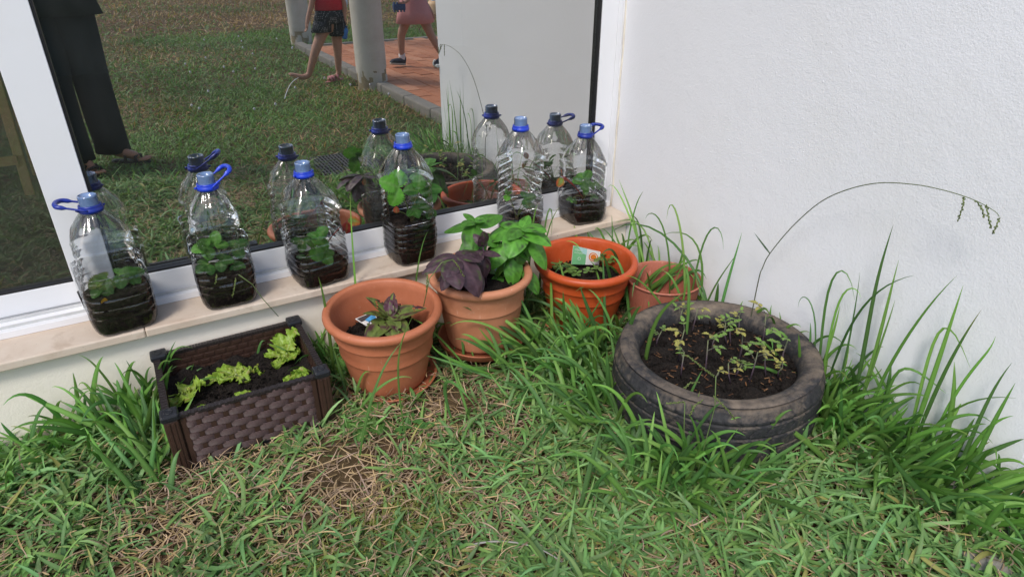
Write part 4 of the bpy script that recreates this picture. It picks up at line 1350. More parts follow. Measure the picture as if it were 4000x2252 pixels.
def tomato(lab, foot, h, seed, yellow=.4):
    rs = random.Random(seed); foot = Vector(foot)
    e = empty('tomato_seedling', foot, lab, 'seedling', 'tomato seedlings in the tyre')
    top = foot + V(rs.uniform(-.012, .012), rs.uniform(-.012, .012), h); mid = foot.lerp(top, .5) + V(rs.uniform(-.006, .006), rs.uniform(-.006, .006), 0)
    m = MB(); m.tube([foot - V(0, 0, .006), mid, top], [.0022, .0019, .0014], 7, [(.10, .065, .085), (.12, .085, .105), (.16, .19, .08)]); m.build('stem', MAT['stem'], e, world=True)
    nb_ = rs.randint(2, 4)
    for q in range(nb_):
        t = .70 + .30 * q / max(1, nb_ - 1); st = foot.lerp(top, t) if t > .5 else mid
        az = rs.uniform(0, 6.28) + q * 2.2; Lb = (.011 + h * rs.uniform(.12, .22)) * (1.15 - .4 * (t - .55)); el = rs.uniform(.15, .75)
        d = V(math.cos(az) * math.cos(el), math.sin(az) * math.cos(el), math.sin(el)); tip = st + d * Lb
        y_ = rs.random() < yellow
        g1 = (.36, .37, .08) if y_ else (.15, .29, .06); g2 = (.42, .36, .11) if y_ else (.21, .33, .07)
        m = MB(); m.tube([st, st.lerp(tip, .5) + V(0, 0, .003), tip], [.0011, .0009, .0007], 5, (.13, .13, .09)); m.build('leaf_stalk', MAT['stem'], e, world=True)
        m = MB()
        for (tt, sgn) in ((1, 0), (.7, 1), (.7, -1), (.38, 1), (.38, -1)):
            if tt < .5 and rs.random() < .75: continue
            ba = st.lerp(tip, tt); sd_ = V(-math.sin(az), math.cos(az), 0) * sgn
            L2 = Lb * (.95 if sgn == 0 else .66) * rs.uniform(.8, 1.1)
            leaf(m, ba, d * (1 if sgn == 0 else .55) + sd_ + V(0, 0, rs.uniform(-.3, .2)), V(0, 0, 1), L2, L2 * .58, 'ovate', .3, rs.uniform(.2, .9), 8, 4, serr=.22, colf=bcol(g1, g2, (.16, .10, .11), seed * 5 + q, .18), bulge=.01, seed=seed + q)
        m.build('leaf', MAT['leaf'], e, world=True)
    return e


TOM = [((1706, 905), .085, 'tomato seedling with brown tipped leaves left of centre in the tyre'), ((1773, 942), .090, 'tallest forked tomato seedling at the front centre of the tyre'),
       ((1740, 832), .062, 'yellow tipped tomato seedling at the back left of the tyre'), ((1830, 865), .058, 'short green tomato seedling at the back centre of the tyre'), ((1857, 912), .085, 'broad leafed tomato seedling in the middle of the tyre'),
       ((1911, 888), .110, 'greenest and largest tomato seedling at the back right of the tyre'), ((1966, 926), .080, 'yellowing tomato seedling nearest the right inner edge of the tyre'), ((1884, 960), .082, 'pale leafed tomato seedling at the front right of the tyre'),
       ((1927, 945), .066, 'slim tomato seedling in front of the yellowing one at right'), ((1958, 948), .036, 'tiny tomato seedling at the right front edge of the tyre'), ((1690, 800), .045, 'small tomato seedling at the far left back of the tyre'),
       ((1650, 868), .040, 'tiny tomato seedling touching the left inner edge of the tyre'), ((1712, 945), .062, 'low wide tomato seedling at the front left edge of the tyre'), ((1838, 862), .050, 'small pale tomato seedling behind the middle one'),
       ((1792, 885), .058, 'small tomato seedling behind the tallest forked one'), ((1802, 962), .032, 'tiniest tomato seedling at the front inner edge of the tyre'), ((1838, 962), .050, 'yellow leafed tomato seedling at the front inner edge of the tyre'),
       ((1855, 838), .048, 'little tomato seedling between the two back ones'), ((1848, 945), .034, 'short dark tomato seedling just left of the pale front one')]
for k, (p_, h_, lb) in enumerate(TOM):
    q = onZ(p_, TS + .006)
    dv = V(q.x - TC.x, q.y - TC.y, 0)
    if dv.length > TI - .022: dv = dv.normalized() * (TI - .022); q = V(TC.x + dv.x, TC.y + dv.y, q.z)
    tomato(lb, q, h_ * 1.2, 300 + k, .45)
# =====================================================================
#  GRASS
# =====================================================================


def blocked(x, y, pad=0.0):
    b_ = (y > -.155)
    b_ |= (x > PX0 - pad) & (x < PX1 + pad) & (y > PY0 - pad) & (y < PY1 + pad)
    for c_, r_ in ((P1, .122), (P2, .122), (P3, .120), (P4, .098)):
        b_ |= (x - c_[0]) ** 2 + (y - c_[1]) ** 2 < (r_ + pad) ** 2
    b_ |= (x - TC.x) ** 2 + (y - TC.y) ** 2 < (TR - .01 + pad) ** 2
    b_ |= (x > .86) & (x < 1.25) & (y > -2.05) & (y < -1.63)
    b_ |= (x > 1.95) & (y > -6.66) & (y < -1.4)
    b_ |= (x > WX - .004) & (y > PIER_END - .01)
    b_ |= (x - 1.982) ** 2 + (y + 4.02) ** 2 < .145 ** 2
    b_ |= (x - 2.143) ** 2 + (y + 7.236) ** 2 < .145 ** 2
    return b_


def blades(bx, by, bz, az, th0, curl, L, W, c, S=5, yaw=None, tipc=None, p=1.4, fold=0.0):
    """n curved tapering blades -> v, f, c arrays; yaw = sideways bend; fold > 0 adds a keel"""
    n = len(bx); ts = np.linspace(0, 1, S + 1); nc = 3 if fold else 2
    x = bx.copy(); y = by.copy(); z = bz.copy()
    V_ = np.zeros((n, S + 1, nc, 3), np.float32); C_ = np.zeros((n, S + 1, nc, 3), np.float32)
    yaw = np.zeros(n) if yaw is None else yaw
    tw = rng.uniform(-1.1, 1.1, n); tipw = rng.uniform(1.8, 3.6, n)
    for i, t in enumerate(ts):
        th = th0 - curl * t ** p; a = az + yaw * t
        if i:
            st = L / S
            x = x + np.cos(th) * np.cos(a) * st; y = y + np.cos(th) * np.sin(a) * st; z = z + np.sin(th) * st
            z = np.maximum(z, .004 + .004 * rng.random(n))
        wd = W * .5 * np.minimum(1, .55 + 2.0 * t) * (1 - t ** tipw) + .0002
        sx = -np.sin(a); sy = np.cos(a); k = np.cos(tw * t); sz = np.sin(tw * t)
        V_[:, i, 0] = np.stack([x - sx * wd * k, y - sy * wd * k, z - wd * sz], 1)
        V_[:, i, -1] = np.stack([x + sx * wd * k, y + sy * wd * k, z + wd * sz], 1)
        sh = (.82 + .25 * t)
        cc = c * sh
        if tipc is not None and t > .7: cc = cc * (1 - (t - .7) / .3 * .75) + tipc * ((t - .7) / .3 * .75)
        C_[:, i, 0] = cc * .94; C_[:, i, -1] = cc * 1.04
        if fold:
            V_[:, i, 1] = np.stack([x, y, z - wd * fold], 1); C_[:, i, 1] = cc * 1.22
    base = (np.arange(n) * (S + 1) * nc)[:, None, None]
    i_ = np.arange(S)[None, :, None]
    f = np.concatenate([base + i_ * nc + np.array([q, q + 1, q + 1 + nc, q + nc])[None, None, :] for q in range(nc - 1)], 1)
    return V_.reshape(-1, 3), f.reshape(-1, 4), C_.reshape(-1, 3)


def greens(n, dry=.06, base=(.165, .292, .094)):
    k = rng.random(n); c = np.empty((n, 3))
    c[:] = base
    c *= rng.uniform(.62, 1.30, (n, 1))
    c[:, 0] *= rng.uniform(.85, 1.14, n); c[:, 2] *= rng.uniform(.78, 1.18, n)
    m_ = k < dry; c[m_] = np.array((.30, .29, .09)) * rng.uniform(.7, 1.2, (m_.sum(), 1))
    return c


def straws(n):
    c = np.empty((n, 3)); c[:] = (.54, .385, .25)
    c *= rng.uniform(.45, 1.25, (n, 1)); c[:, 2] *= rng.uniform(.7, 1.2, n)
    return c


def gprob(x, y):
    """share of living grass"""
    g_ = .66 + .45 * (vnoise(x, y, 2.6, 1) - .5) + .55 * (vnoise(x, y, 8.0, 2) - .5)
    g_ = g_ + .36 * np.clip((x - .55) / .5, -.12, 1)                  # lusher to the right
    g_ = g_ + .55 * np.exp(-((x + .32) / .28) ** 2 - ((y + .30) / .28) ** 2)   # lush left of the planter
    g_ = g_ + .22 * np.clip((.20 - x) / .2, 0, 1) * np.clip((-y - .60) / .1, 0, 1)
    g_ = g_ - .80 * np.exp(-((x - .27) / .08) ** 2 - ((y + .66) / .09) ** 2)   # bare soil in front of planter and pot
    g_ = g_ - .55 * np.exp(-((x - .28) / .05) ** 2 - ((y + .80) / .08) ** 2)
    g_ = g_ - .80 * np.exp(-((x - .63) / .11) ** 2 - ((y + .57) / .08) ** 2)
    g_ = g_ - .05 * np.exp(-((x + .27) / .22) ** 2 - ((y + .69) / .12) ** 2)
    return np.clip(g_, .04, 1)


def scatter(n, x0, x1, y0, y1, pad=0.0):
    x = rng.uniform(x0, x1, n); y = rng.uniform(y0, y1, n); k = ~blocked(x, y, pad); return x[k], y[k]


def join(parts):
    off = 0; vs = []; fs = []; cs = []
    for v_, f_, c_ in parts:
        vs.append(v_); fs.append(f_ + off); cs.append(c_); off += len(v_)
    return np.concatenate(vs), np.concatenate(fs), np.concatenate(cs)


# --- near lawn (straw litter below, green leaves above)
x, y = scatter(30000, -1.3, 1.58, -2.05, -.16)
g_ = gprob(x, y); k = rng.random(len(x)) < np.clip(1.15 - g_ * .75, .25, 1); x, y, g_ = x[k], y[k], g_[k]
k = ~(((np.exp(-((x - .29) / .12) ** 2 - ((y + .66) / .10) ** 2) > .40) | (np.exp(-((x - .65) / .10) ** 2 - ((y + .55) / .08) ** 2) > .45)) & (rng.random(len(x)) < .72)); x, y = x[k], y[k]
n = len(x)
parts = [blades(x, y, gz(x, y) + rng.uniform(.002, .014, n), rng.uniform(0, 6.28, n), rng.uniform(-.05, .30, n), rng.uniform(0, .5, n), rng.uniform(.018, .085, n) * rng.choice([1, 1, 1, 1.7], n), rng.uniform(.0014, .0042, n), straws(n), 5, rng.normal(0, 1.1, n))]
lawn_straw = big_mesh('straw_litter', *join(parts), MAT['straw'])
tag(lawn_straw, 'tan dry straw litter lying between the green lawn blades', 'straw', kind='stuff')

x, y = scatter(46000, -1.3, 1.58, -2.05, -.16)
g_ = gprob(x, y); k = rng.random(len(x)) < g_ ** 1.4; x, y, g_ = x[k], y[k], g_[k]
n = len(x)
L = rng.gamma(6, .0100, n) * (.8 + .40 * g_); W = rng.uniform(.0045, .0115, n) * (.85 + .3 * g_)
near_flat = rng.random(n) < .62
th0 = np.where(near_flat, rng.uniform(.0, .55, n), rng.uniform(.4, 1.25, n)); curl = np.where(near_flat, rng.uniform(0, .8, n), rng.uniform(.3, 1.9, n))
cg = greens(n, .035)
cg *= (.78 + .45 * vnoise(x, y, 4.0, 9))[:, None]
tipc = np.where((rng.random(n) < .22)[:, None], np.array((.42, .31, .15)), cg)
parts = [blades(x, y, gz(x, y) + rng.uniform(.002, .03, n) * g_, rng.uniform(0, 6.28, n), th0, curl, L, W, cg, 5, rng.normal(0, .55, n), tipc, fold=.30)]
# straws caught on top of the green
x, y = scatter(10500, -1.3, 1.58, -2.05, -.30); k = rng.random(len(x)) < np.clip(1.25 - .45 * (x + .3), .28, 1); x, y = x[k], y[k]; n = len(x)
parts.append(blades(x, y, gz(x, y) + rng.uniform(.016, .040, n), rng.uniform(0, 6.28, n), rng.uniform(-.25, .45, n), rng.uniform(0, .7, n), rng.uniform(.02, .075, n), rng.uniform(.0010, .0034, n), straws(n) * 1.15, 5, rng.normal(0, 1.0, n)))
# fine yellowish bunch grass in a few patches
for (cx_, cy_, r_, q) in ((.10, -.98, .10, 900), (.34, -.93, .08, 500), (.80, -1.09, .07, 250)):
    x = rng.normal(cx_, r_, q); y = rng.normal(cy_, r_ * .6, q); kk = ~blocked(x, y); x, y = x[kk], y[kk]; n = len(x)
    parts.append(blades(x, y, gz(x, y), rng.uniform(0, 6.28, n), rng.uniform(.3, 1.3, n), rng.uniform(.3, 1.4, n), rng.uniform(.025, .06, n), rng.uniform(.0012, .0022, n), np.array((.22, .25, .05)) * rng.uniform(.6, 1.3, (n, 1)), 4))
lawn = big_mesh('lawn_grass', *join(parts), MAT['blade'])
tag(lawn, 'short trampled green lawn grass in front of the pots', 'grass', kind='stuff')

# --- wider lawn behind the viewer, seen in the glass
parts = []
for (n0, x0, x1, y0, y1, sc_) in ((52000, -2.6, 2.6, -4.6, -2.05, 1.0), (60000, -4, 6.0, -9.0, -4.6, 1.45), (52000, -6, 14, -20, -9.0, 2.6), (9000, -3.2, -1.3, -2.05, -.16, 1.0)):
    x, y = scatter(n0, x0, x1, y0, y1)
    if y1 == -2.05 or y1 == -4.6:
        pass
    n = len(x)
    gg = np.clip(.92 + .9 * (vnoise(x, y, .75, 31) - .5) + .5 * (vnoise(x, y, 2.2, 33) - .5) - np.clip((-y - 8.3) / 2.5, 0, .75), .05, 1)
    dry = rng.random(n) > gg
    c = greens(n, .06, (.165, .300, .075)); c[dry] = straws(dry.sum()) * np.array((1.05, .95, .8)); c *= (.75 + .5 * vnoise(x, y, 1.4, 35))[:, None]
    parts.append(blades(x, y, np.zeros(n) + .0, rng.uniform(0, 6.28, n), rng.uniform(.1, 1.2, n), rng.uniform(.1, 1.4, n), rng.uniform(.035, .085, n) * sc_ ** .55, rng.uniform(.004, .0085, n) * sc_ ** .8, c, 3))
fl = big_mesh('wide_lawn', *join(parts), MAT['blade'])
tag(fl, 'wide mown lawn reflected in the glass door, dry at its far end', 'grass', kind='stuff')

# --- white clover heads in the reflected lawn
m = MB()
for k in range(24):
    x_, y_ = random.uniform(.2, 2.0), random.uniform(-8, -3.2)
    if bool(blocked(np.array([x_]), np.array([y_]))[0]): continue
    r_ = .010
    m.lathe([(0, .045), (r_ * .8, .05), (r_, .058), (r_ * .7, .066), (0, .07)], 6, (x_, y_, 0))
o = m.build('clover_flowers', MAT['cloth_white']); tag(o, 'white clover flower heads dotted over the reflected lawn', 'flowers', kind='stuff')


# --- tall blades built one tuft at a time
def bez(p, t):
    p = [Vector(q) for q in p]
    while len(p) > 1: p = [p[i].lerp(p[i + 1], t) for i in range(len(p) - 1)]
    return p[0]


def tall_blade(mb, pts, W, c, tip=None, S=12, side=None):
    P = []; C = []
    sd0 = side if side is not None else None
    for i in range(S + 1):
        t = i / S; p = bez(pts, t); d = (bez(pts, min(1, t + .03)) - bez(pts, max(0, t - .03)))
        d = d.normalized() if d.length > 1e-7 else V(0, 0, 1)
        u = (CAM - p).normalized()
        s_ = d.cross(u) if sd0 is None else (Vector(sd0) - d * Vector(sd0).dot(d))
        if s_.length < 1e-4: s_ = d.orthogonal()
        s_.normalize()
        if sd0 is None:      # wide face turned partly to the open side
            s_ = (s_ + d.cross(s_) * tall_blade.k).normalized()
        nrm = s_.cross(d)
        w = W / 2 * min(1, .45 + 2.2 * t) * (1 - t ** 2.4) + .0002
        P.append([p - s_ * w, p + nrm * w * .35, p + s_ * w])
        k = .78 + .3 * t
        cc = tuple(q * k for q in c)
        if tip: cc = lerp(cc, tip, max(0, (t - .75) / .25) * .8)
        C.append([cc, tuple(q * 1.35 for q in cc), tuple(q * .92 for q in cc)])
    mb.grid(P, C)


tall_blade.k = 0.5


def gcol():
    kb_ = random.uniform(.55, 1.3)
    return tuple(q * kb_ * random.uniform(.92, 1.08) for q in random.choice([(.135, .285, .055), (.11, .25, .055), (.165, .315, .07), (.095, .215, .06)]))


def tuft(lab, blist, group='tall grass tufts along the walls and pots'):
    """each blade is a part; (points, width)"""
    b0 = Vector(blist[0][0][0]); e = empty('grass_tuft', (b0.x, b0.y, 0), lab, 'grass', group)
    for pts, W in blist:
        tall_blade.k = random.uniform(-.9, .9)
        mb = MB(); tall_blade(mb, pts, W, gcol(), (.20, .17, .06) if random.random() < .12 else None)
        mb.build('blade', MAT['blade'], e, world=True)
    return e


def rand_blades(n, cx, cy, sx, sy, l0, l1, lean=None, W=(.006, .011), el=(.7, 1.4), arch=(.1, .85)):
    out = []; tries = 0; n = int(n * 1.25); l1 *= 1.10; W = (W[0] * 1.2, W[1] * 1.35)
    if cx < 1.46: cx, cy = cx * 1.0714, min((cy + 2) * 1.0714 - 2, -.205)
    while len(out) < n and tries < n * 20:
        tries += 1
        x = random.gauss(cx, sx); y = random.gauss(cy, sy)
        if bool(blocked(np.array([x]), np.array([y]))[0]): continue
        L = random.uniform(l0, l1); az = random.uniform(0, 6.28) if lean is None else random.gauss(lean, 1.15); e_ = random.uniform(*el); ar = random.uniform(*arch)
        d = V(math.cos(az) * math.cos(e_), math.sin(az) * math.cos(e_), math.sin(e_)); h = V(math.cos(az), math.sin(az), 0)
        p0 = V(x, y, 0); p1 = p0 + d * L * .45; p2 = p0 + d * L * .8 + h * L * .12 * ar; p3 = p2 + h * L * .28 * ar + V(0, 0, L * (.18 - .40 * ar))

        def fix(p): return V(min(p.x, WX - .012 - .02 * random.random()), min(p.y, -.19 if p.z < SILL_Z else -.16), max(p.z, .006))
        out.append(([p0, fix(p1), fix(p2), fix(p3)], random.uniform(*W)))
    return out


def cropA(x, y): return ((2900 + x / 1.208) / K, (600 + y / 1.208) / K)


def cropB(x, y): return ((1900 + x / 1.933) / K, (700 + y / 1.933) / K)


def wallblade(pts, X, W, conv=cropA, x0=None):
    n_ = len(pts); out = []
    for i, q in enumerate(pts):
        xx = X + (0 if x0 is None else (x0 - X) * (1 - i / (n_ - 1)))
        p_ = onX(conv(*q), xx); p_.z = max(p_.z, .0); out.append(p_)
    if out[0].z > .01: out.insert(0, V(out[0].x, out[0].y, 0.0))
    return (out, W)


WB = [([(600, 920), (590, 700), (660, 500), (712, 335)], .011), ([(610, 1010), (660, 820), (700, 640), (738, 500)], .012), ([(470, 820), (560, 680), (680, 600), (810, 573)], .008),
      ([(400, 930), (340, 520), (500, 410), (530, 690)], .008), ([(640, 1060), (760, 880), (860, 720), (1012, 575)], .011), ([(870, 1150), (930, 960), (990, 780), (1042, 620)], .013),
      ([(650, 890), (690, 800), (720, 690)], .006), ([(480, 1010), (530, 780), (555, 560)], .006), ([(440, 820), (420, 600), (540, 590), (560, 680)], .007), ([(400, 780), (330, 640), (270, 640), (262, 725)], .004)]
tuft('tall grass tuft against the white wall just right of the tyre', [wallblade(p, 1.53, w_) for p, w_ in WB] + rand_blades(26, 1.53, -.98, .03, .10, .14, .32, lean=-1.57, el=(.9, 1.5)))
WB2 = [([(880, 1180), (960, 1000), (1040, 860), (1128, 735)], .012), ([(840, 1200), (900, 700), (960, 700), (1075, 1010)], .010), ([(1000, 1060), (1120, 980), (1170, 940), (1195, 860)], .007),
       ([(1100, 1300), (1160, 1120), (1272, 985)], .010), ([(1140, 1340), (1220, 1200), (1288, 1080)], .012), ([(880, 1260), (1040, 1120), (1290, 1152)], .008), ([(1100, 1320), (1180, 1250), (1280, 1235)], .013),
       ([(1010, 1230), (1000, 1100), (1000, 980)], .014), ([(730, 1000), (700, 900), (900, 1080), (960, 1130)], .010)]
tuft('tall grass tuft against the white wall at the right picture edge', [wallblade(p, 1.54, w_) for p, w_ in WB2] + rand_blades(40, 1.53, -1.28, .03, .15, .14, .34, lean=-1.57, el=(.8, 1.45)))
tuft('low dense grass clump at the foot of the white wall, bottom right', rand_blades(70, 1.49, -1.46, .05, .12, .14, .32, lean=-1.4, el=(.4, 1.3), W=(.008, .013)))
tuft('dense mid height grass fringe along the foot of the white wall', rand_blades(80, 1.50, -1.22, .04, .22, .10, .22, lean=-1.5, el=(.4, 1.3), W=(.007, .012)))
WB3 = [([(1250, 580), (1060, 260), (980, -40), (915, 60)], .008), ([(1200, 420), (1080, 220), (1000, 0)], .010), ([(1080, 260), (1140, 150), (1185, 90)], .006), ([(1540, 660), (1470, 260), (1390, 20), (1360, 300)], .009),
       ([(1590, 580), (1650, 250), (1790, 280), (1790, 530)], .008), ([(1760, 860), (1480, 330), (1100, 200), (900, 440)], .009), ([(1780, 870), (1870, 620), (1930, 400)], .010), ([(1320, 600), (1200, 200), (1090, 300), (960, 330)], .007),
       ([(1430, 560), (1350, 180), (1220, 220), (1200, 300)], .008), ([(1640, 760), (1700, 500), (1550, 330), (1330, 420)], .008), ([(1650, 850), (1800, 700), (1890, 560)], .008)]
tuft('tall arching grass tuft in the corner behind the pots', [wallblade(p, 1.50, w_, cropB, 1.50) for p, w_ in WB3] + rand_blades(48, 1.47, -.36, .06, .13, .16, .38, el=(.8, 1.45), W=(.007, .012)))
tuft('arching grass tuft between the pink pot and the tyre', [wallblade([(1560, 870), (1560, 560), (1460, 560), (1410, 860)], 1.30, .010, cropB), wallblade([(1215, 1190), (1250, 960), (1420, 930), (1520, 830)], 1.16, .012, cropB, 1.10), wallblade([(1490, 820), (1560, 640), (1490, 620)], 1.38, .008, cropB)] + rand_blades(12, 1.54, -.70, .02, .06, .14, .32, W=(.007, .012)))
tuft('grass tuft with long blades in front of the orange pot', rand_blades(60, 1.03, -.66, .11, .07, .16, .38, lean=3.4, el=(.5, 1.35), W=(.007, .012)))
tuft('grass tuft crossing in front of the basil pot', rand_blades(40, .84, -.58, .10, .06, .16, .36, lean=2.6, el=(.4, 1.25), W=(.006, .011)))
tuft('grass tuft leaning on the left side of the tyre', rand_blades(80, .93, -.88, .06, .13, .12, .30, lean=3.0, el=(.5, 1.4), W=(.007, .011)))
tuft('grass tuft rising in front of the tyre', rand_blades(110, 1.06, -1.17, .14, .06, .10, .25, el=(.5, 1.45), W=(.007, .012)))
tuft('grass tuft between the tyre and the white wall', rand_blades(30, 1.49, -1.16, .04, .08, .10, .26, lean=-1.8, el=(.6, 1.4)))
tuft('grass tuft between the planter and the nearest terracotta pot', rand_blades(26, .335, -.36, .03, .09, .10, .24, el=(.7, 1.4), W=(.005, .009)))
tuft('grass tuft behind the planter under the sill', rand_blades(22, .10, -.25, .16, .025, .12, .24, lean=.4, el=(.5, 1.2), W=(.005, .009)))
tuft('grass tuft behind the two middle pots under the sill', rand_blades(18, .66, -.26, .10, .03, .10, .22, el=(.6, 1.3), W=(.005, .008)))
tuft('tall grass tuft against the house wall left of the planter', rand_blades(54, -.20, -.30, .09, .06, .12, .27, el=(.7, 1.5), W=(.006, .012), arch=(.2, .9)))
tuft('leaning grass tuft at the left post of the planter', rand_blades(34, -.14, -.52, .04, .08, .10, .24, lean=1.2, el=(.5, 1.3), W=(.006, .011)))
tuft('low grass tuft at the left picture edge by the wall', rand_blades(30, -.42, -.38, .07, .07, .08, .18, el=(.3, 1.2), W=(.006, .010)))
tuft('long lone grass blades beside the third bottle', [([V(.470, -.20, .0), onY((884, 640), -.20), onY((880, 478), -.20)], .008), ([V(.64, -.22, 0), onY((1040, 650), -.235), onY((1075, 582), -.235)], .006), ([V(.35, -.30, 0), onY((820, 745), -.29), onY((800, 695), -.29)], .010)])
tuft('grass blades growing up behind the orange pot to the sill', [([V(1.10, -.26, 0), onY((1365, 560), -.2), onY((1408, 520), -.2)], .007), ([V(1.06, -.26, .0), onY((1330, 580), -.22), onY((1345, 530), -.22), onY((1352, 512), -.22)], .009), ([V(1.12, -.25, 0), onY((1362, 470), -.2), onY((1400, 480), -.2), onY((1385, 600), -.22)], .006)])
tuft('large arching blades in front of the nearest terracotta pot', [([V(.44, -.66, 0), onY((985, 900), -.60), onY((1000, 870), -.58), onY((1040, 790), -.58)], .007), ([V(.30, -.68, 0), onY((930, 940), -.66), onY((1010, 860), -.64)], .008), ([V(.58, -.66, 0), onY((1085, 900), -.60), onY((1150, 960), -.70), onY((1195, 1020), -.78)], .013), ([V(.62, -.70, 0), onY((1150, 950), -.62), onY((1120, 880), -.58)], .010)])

# --- the long seed stalk bowed along the white wall
st = empty('seed_stalk', onX((1905, 715), 1.5), 'long thin grass stalk with seed spikes bowed against the white wall', 'grass')
base_ = onX((1905, 715), 1.49); root = V(base_.x, base_.y, 0)
path = [root, base_] + [onX(q, 1.50) for q in ((1918, 672), (1936, 637), (1990, 572), (2060, 510), (2130, 477), (2210, 460), (2300, 464), (2380, 480), (2450, 503), (2500, 530), (2513, 545))]


def smooth_path(p, k=5):
    out = []
    for i in range(len(p) - 1):
        a0, a1, a2, a3 = p[max(i - 1, 0)], p[i], p[i + 1], p[min(i + 2, len(p) - 1)]
        for q in range(k):
            t = q / k; out.append(.5 * ((2 * a1) + (a2 - a0) * t + (2 * a0 - 5 * a1 + 4 * a2 - a3) * t * t + (3 * a1 - a0 - 3 * a2 + a3) * t ** 3))
    return out + [p[-1]]


path = smooth_path(path); npth = len(path)
m = MB(); m.tube(path, [.0018 - .0011 * k / npth for k in range(npth)], 6, [lerp((.075, .085, .055), (.15, .19, .08), k / npth) for k in range(npth)]); m.build('stalk', MAT['stem'], st, world=True)
m = MB(); tall_blade(m, [onX((1936, 637), 1.50), onX((1915, 610), 1.50), onX((1897, 585), 1.50)], .006, (.04, .08, .04)); m.build('sheath_leaf', MAT['blade'], st, world=True)


def spike(parent, pts, r=.0032):
    m = MB(); m.tube(pts, .0011, 5, (.13, .17, .05))
    L = sum((Vector(pts[i + 1]) - Vector(pts[i])).length for i in range(len(pts) - 1)); n = max(8, int(L / .0032))
    for k in range(n):
        t = k / n * (len(pts) - 1); i = int(t); p = Vector(pts[i]).lerp(Vector(pts[min(i + 1, len(pts) - 1)]), t - i); d = (Vector(pts[min(i + 1, len(pts) - 1)]) - Vector(pts[i])).normalized()
        sd_ = d.orthogonal().normalized(); sd_ = Matrix.Rotation(k * 2.4, 3, d) @ sd_
        c = p + sd_ * r * .7; a = d * .0032; b_ = sd_ * .0015; e2 = d.cross(sd_) * .0013
        m.add([c - a, c + b_, c + a, c - b_, c + e2, c - e2], [(0, 1, 4), (1, 2, 4), (2, 3, 4), (3, 0, 4), (1, 0, 5), (2, 1, 5), (3, 2, 5), (0, 3, 5)], random.choice([(.17, .22, .06), (.20, .24, .07), (.12, .17, .05)]))
    return m.build('seed_spike', MAT['stem'], parent, world=True)


for q in (((2424, 495), (2421, 520), (2408, 557)), ((2455, 505), (2470, 525), (2475, 548)), ((2480, 516), (2486, 548), (2493, 575)), ((2513, 548), (2505, 570), (2495, 588))):
    spike(st, [onX(p_, 1.50) for p_ in q])
# other seed stalks, each with its own spikes
SS = [('seed stalk with four spikes standing in front of the tyre', [(1700, 1390), (1745, 1220), (1798, 1020), (1800, 945)], [[(1795, 945), (1775, 930), (1727, 892)], [(1795, 995), (1830, 1030), (1872, 1082)], [(1852, 903), (1866, 908), (1885, 912)]], -1.17),
      ('seed stalk with pale spikes left of the tyre front', [(1735, 1200), (1720, 1080), (1722, 1010)], [[(1722, 975), (1735, 962), (1760, 960)], [(1720, 1010), (1695, 1012), (1675, 1014)], [(1735, 1045), (1745, 1020), (1768, 1005)]], -1.15),
      ('seed stalk lying before the second bottle on the sill', [(700, 795), (660, 750), (635, 715), (600, 690)], [[(593, 700), (590, 720), (584, 748)], [(545, 690), (544, 700), (541, 715)]], -.20),
      ('seed stalk hanging over the purple basil leaves', [(1065, 770), (1080, 700), (1110, 660), (1140, 652)], [[(1138, 652), (1152, 668), (1167, 697)], [(1075, 690), (1074, 710), (1072, 735)]], -.53)]
for lb, pth, sps, yy in SS:
    e = empty('seed_stalk', onY(pth[0], yy), lb, 'grass'); pp_ = [onY(q, yy) for q in pth]
    lo = pp_[0].z
    m = MB(); m.tube(pp_, .0012, 5, (.13, .19, .06)); m.build('stalk', MAT['stem'], e, world=True)
    for q in sps: spike(e, [onY(p_, yy) for p_ in q], .0026)

# --- broad weeds
def rosette(name, lab, pos, n, L, W, c1, c2, lobed=False, el=(.05, .5), prof='spoon'):
    e = empty(name, pos, lab, 'weed')
    for k in range(n):
        az = 2 * PI * k / n + random.uniform(-.3, .3); ee = random.uniform(*el); LL = L * random.uniform(.7, 1.15)
        m = MB(); leaf(m, Vector(pos) + V(0, 0, .004), V(math.cos(az) * math.cos(ee), math.sin(az) * math.cos(ee), math.sin(ee)), V(0, 0, 1), LL, W, prof, .18, random.uniform(.2, .7), 20 if lobed else 9, 6, serr=.42 if lobed else 0, colf=cstraw(random.choice([c1, c2]), None, .5, k), seed=k)
        m.build('leaf', MAT['leaf'], e, world=True)
    return e


rosette('dandelion', 'toothed dandelion rosette on the bare soil before the planter post', onZ((925, 1055), .01), 9, .10, .030, (.10, .24, .05), (.085, .20, .04), True)
rosette('broadleaf_weed', 'small upright weed with narrow leaves in front of nearest pot', onZ((1043, 1010), .012), 9, .055, .013, (.12, .27, .06), (.10, .24, .05), False, (.3, 1.2), 'lance')
rosette('broadleaf_weed', 'leafy weed squeezed between planter and nearest pot', onZ((885, 945), .03), 8, .075, .020, (.10, .24, .05), (.12, .28, .06), False, (.2, 1.2), 'lance')
m = MB()
for k in range(46):
    p_ = onZ((random.gauss(1035, 30), random.gauss(1062, 20)), .018)
    for q in range(3):
        a = q * 2.1 + k; leaf(m, p_, V(math.cos(a), math.sin(a), .1), V(0, 0, 1), .009, .008, 'round', .1, .1, 4, 2, colf=lambda t, s: (.08, .21, .05))
o = m.build('clover_patch', MAT['leaf']); tag(o, 'patch of tiny clover leaves on the bare soil', 'clover', kind='stuff')
m = MB()
for (cx_, cy_, n) in ((480, 990, 26),):
    for k in range(n):
        p_ = onZ((random.gauss(cx_ - 60, 14), random.gauss(cy_, 14)), .05)
        for q in range(3):
            a = q * 2.1 + k; leaf(m, p_, V(math.cos(a), math.sin(a), .1), V(0, 0, 1), .013, .012, 'round', .1, .1, 4, 2, colf=lambda t, s: (.08, .21, .05))
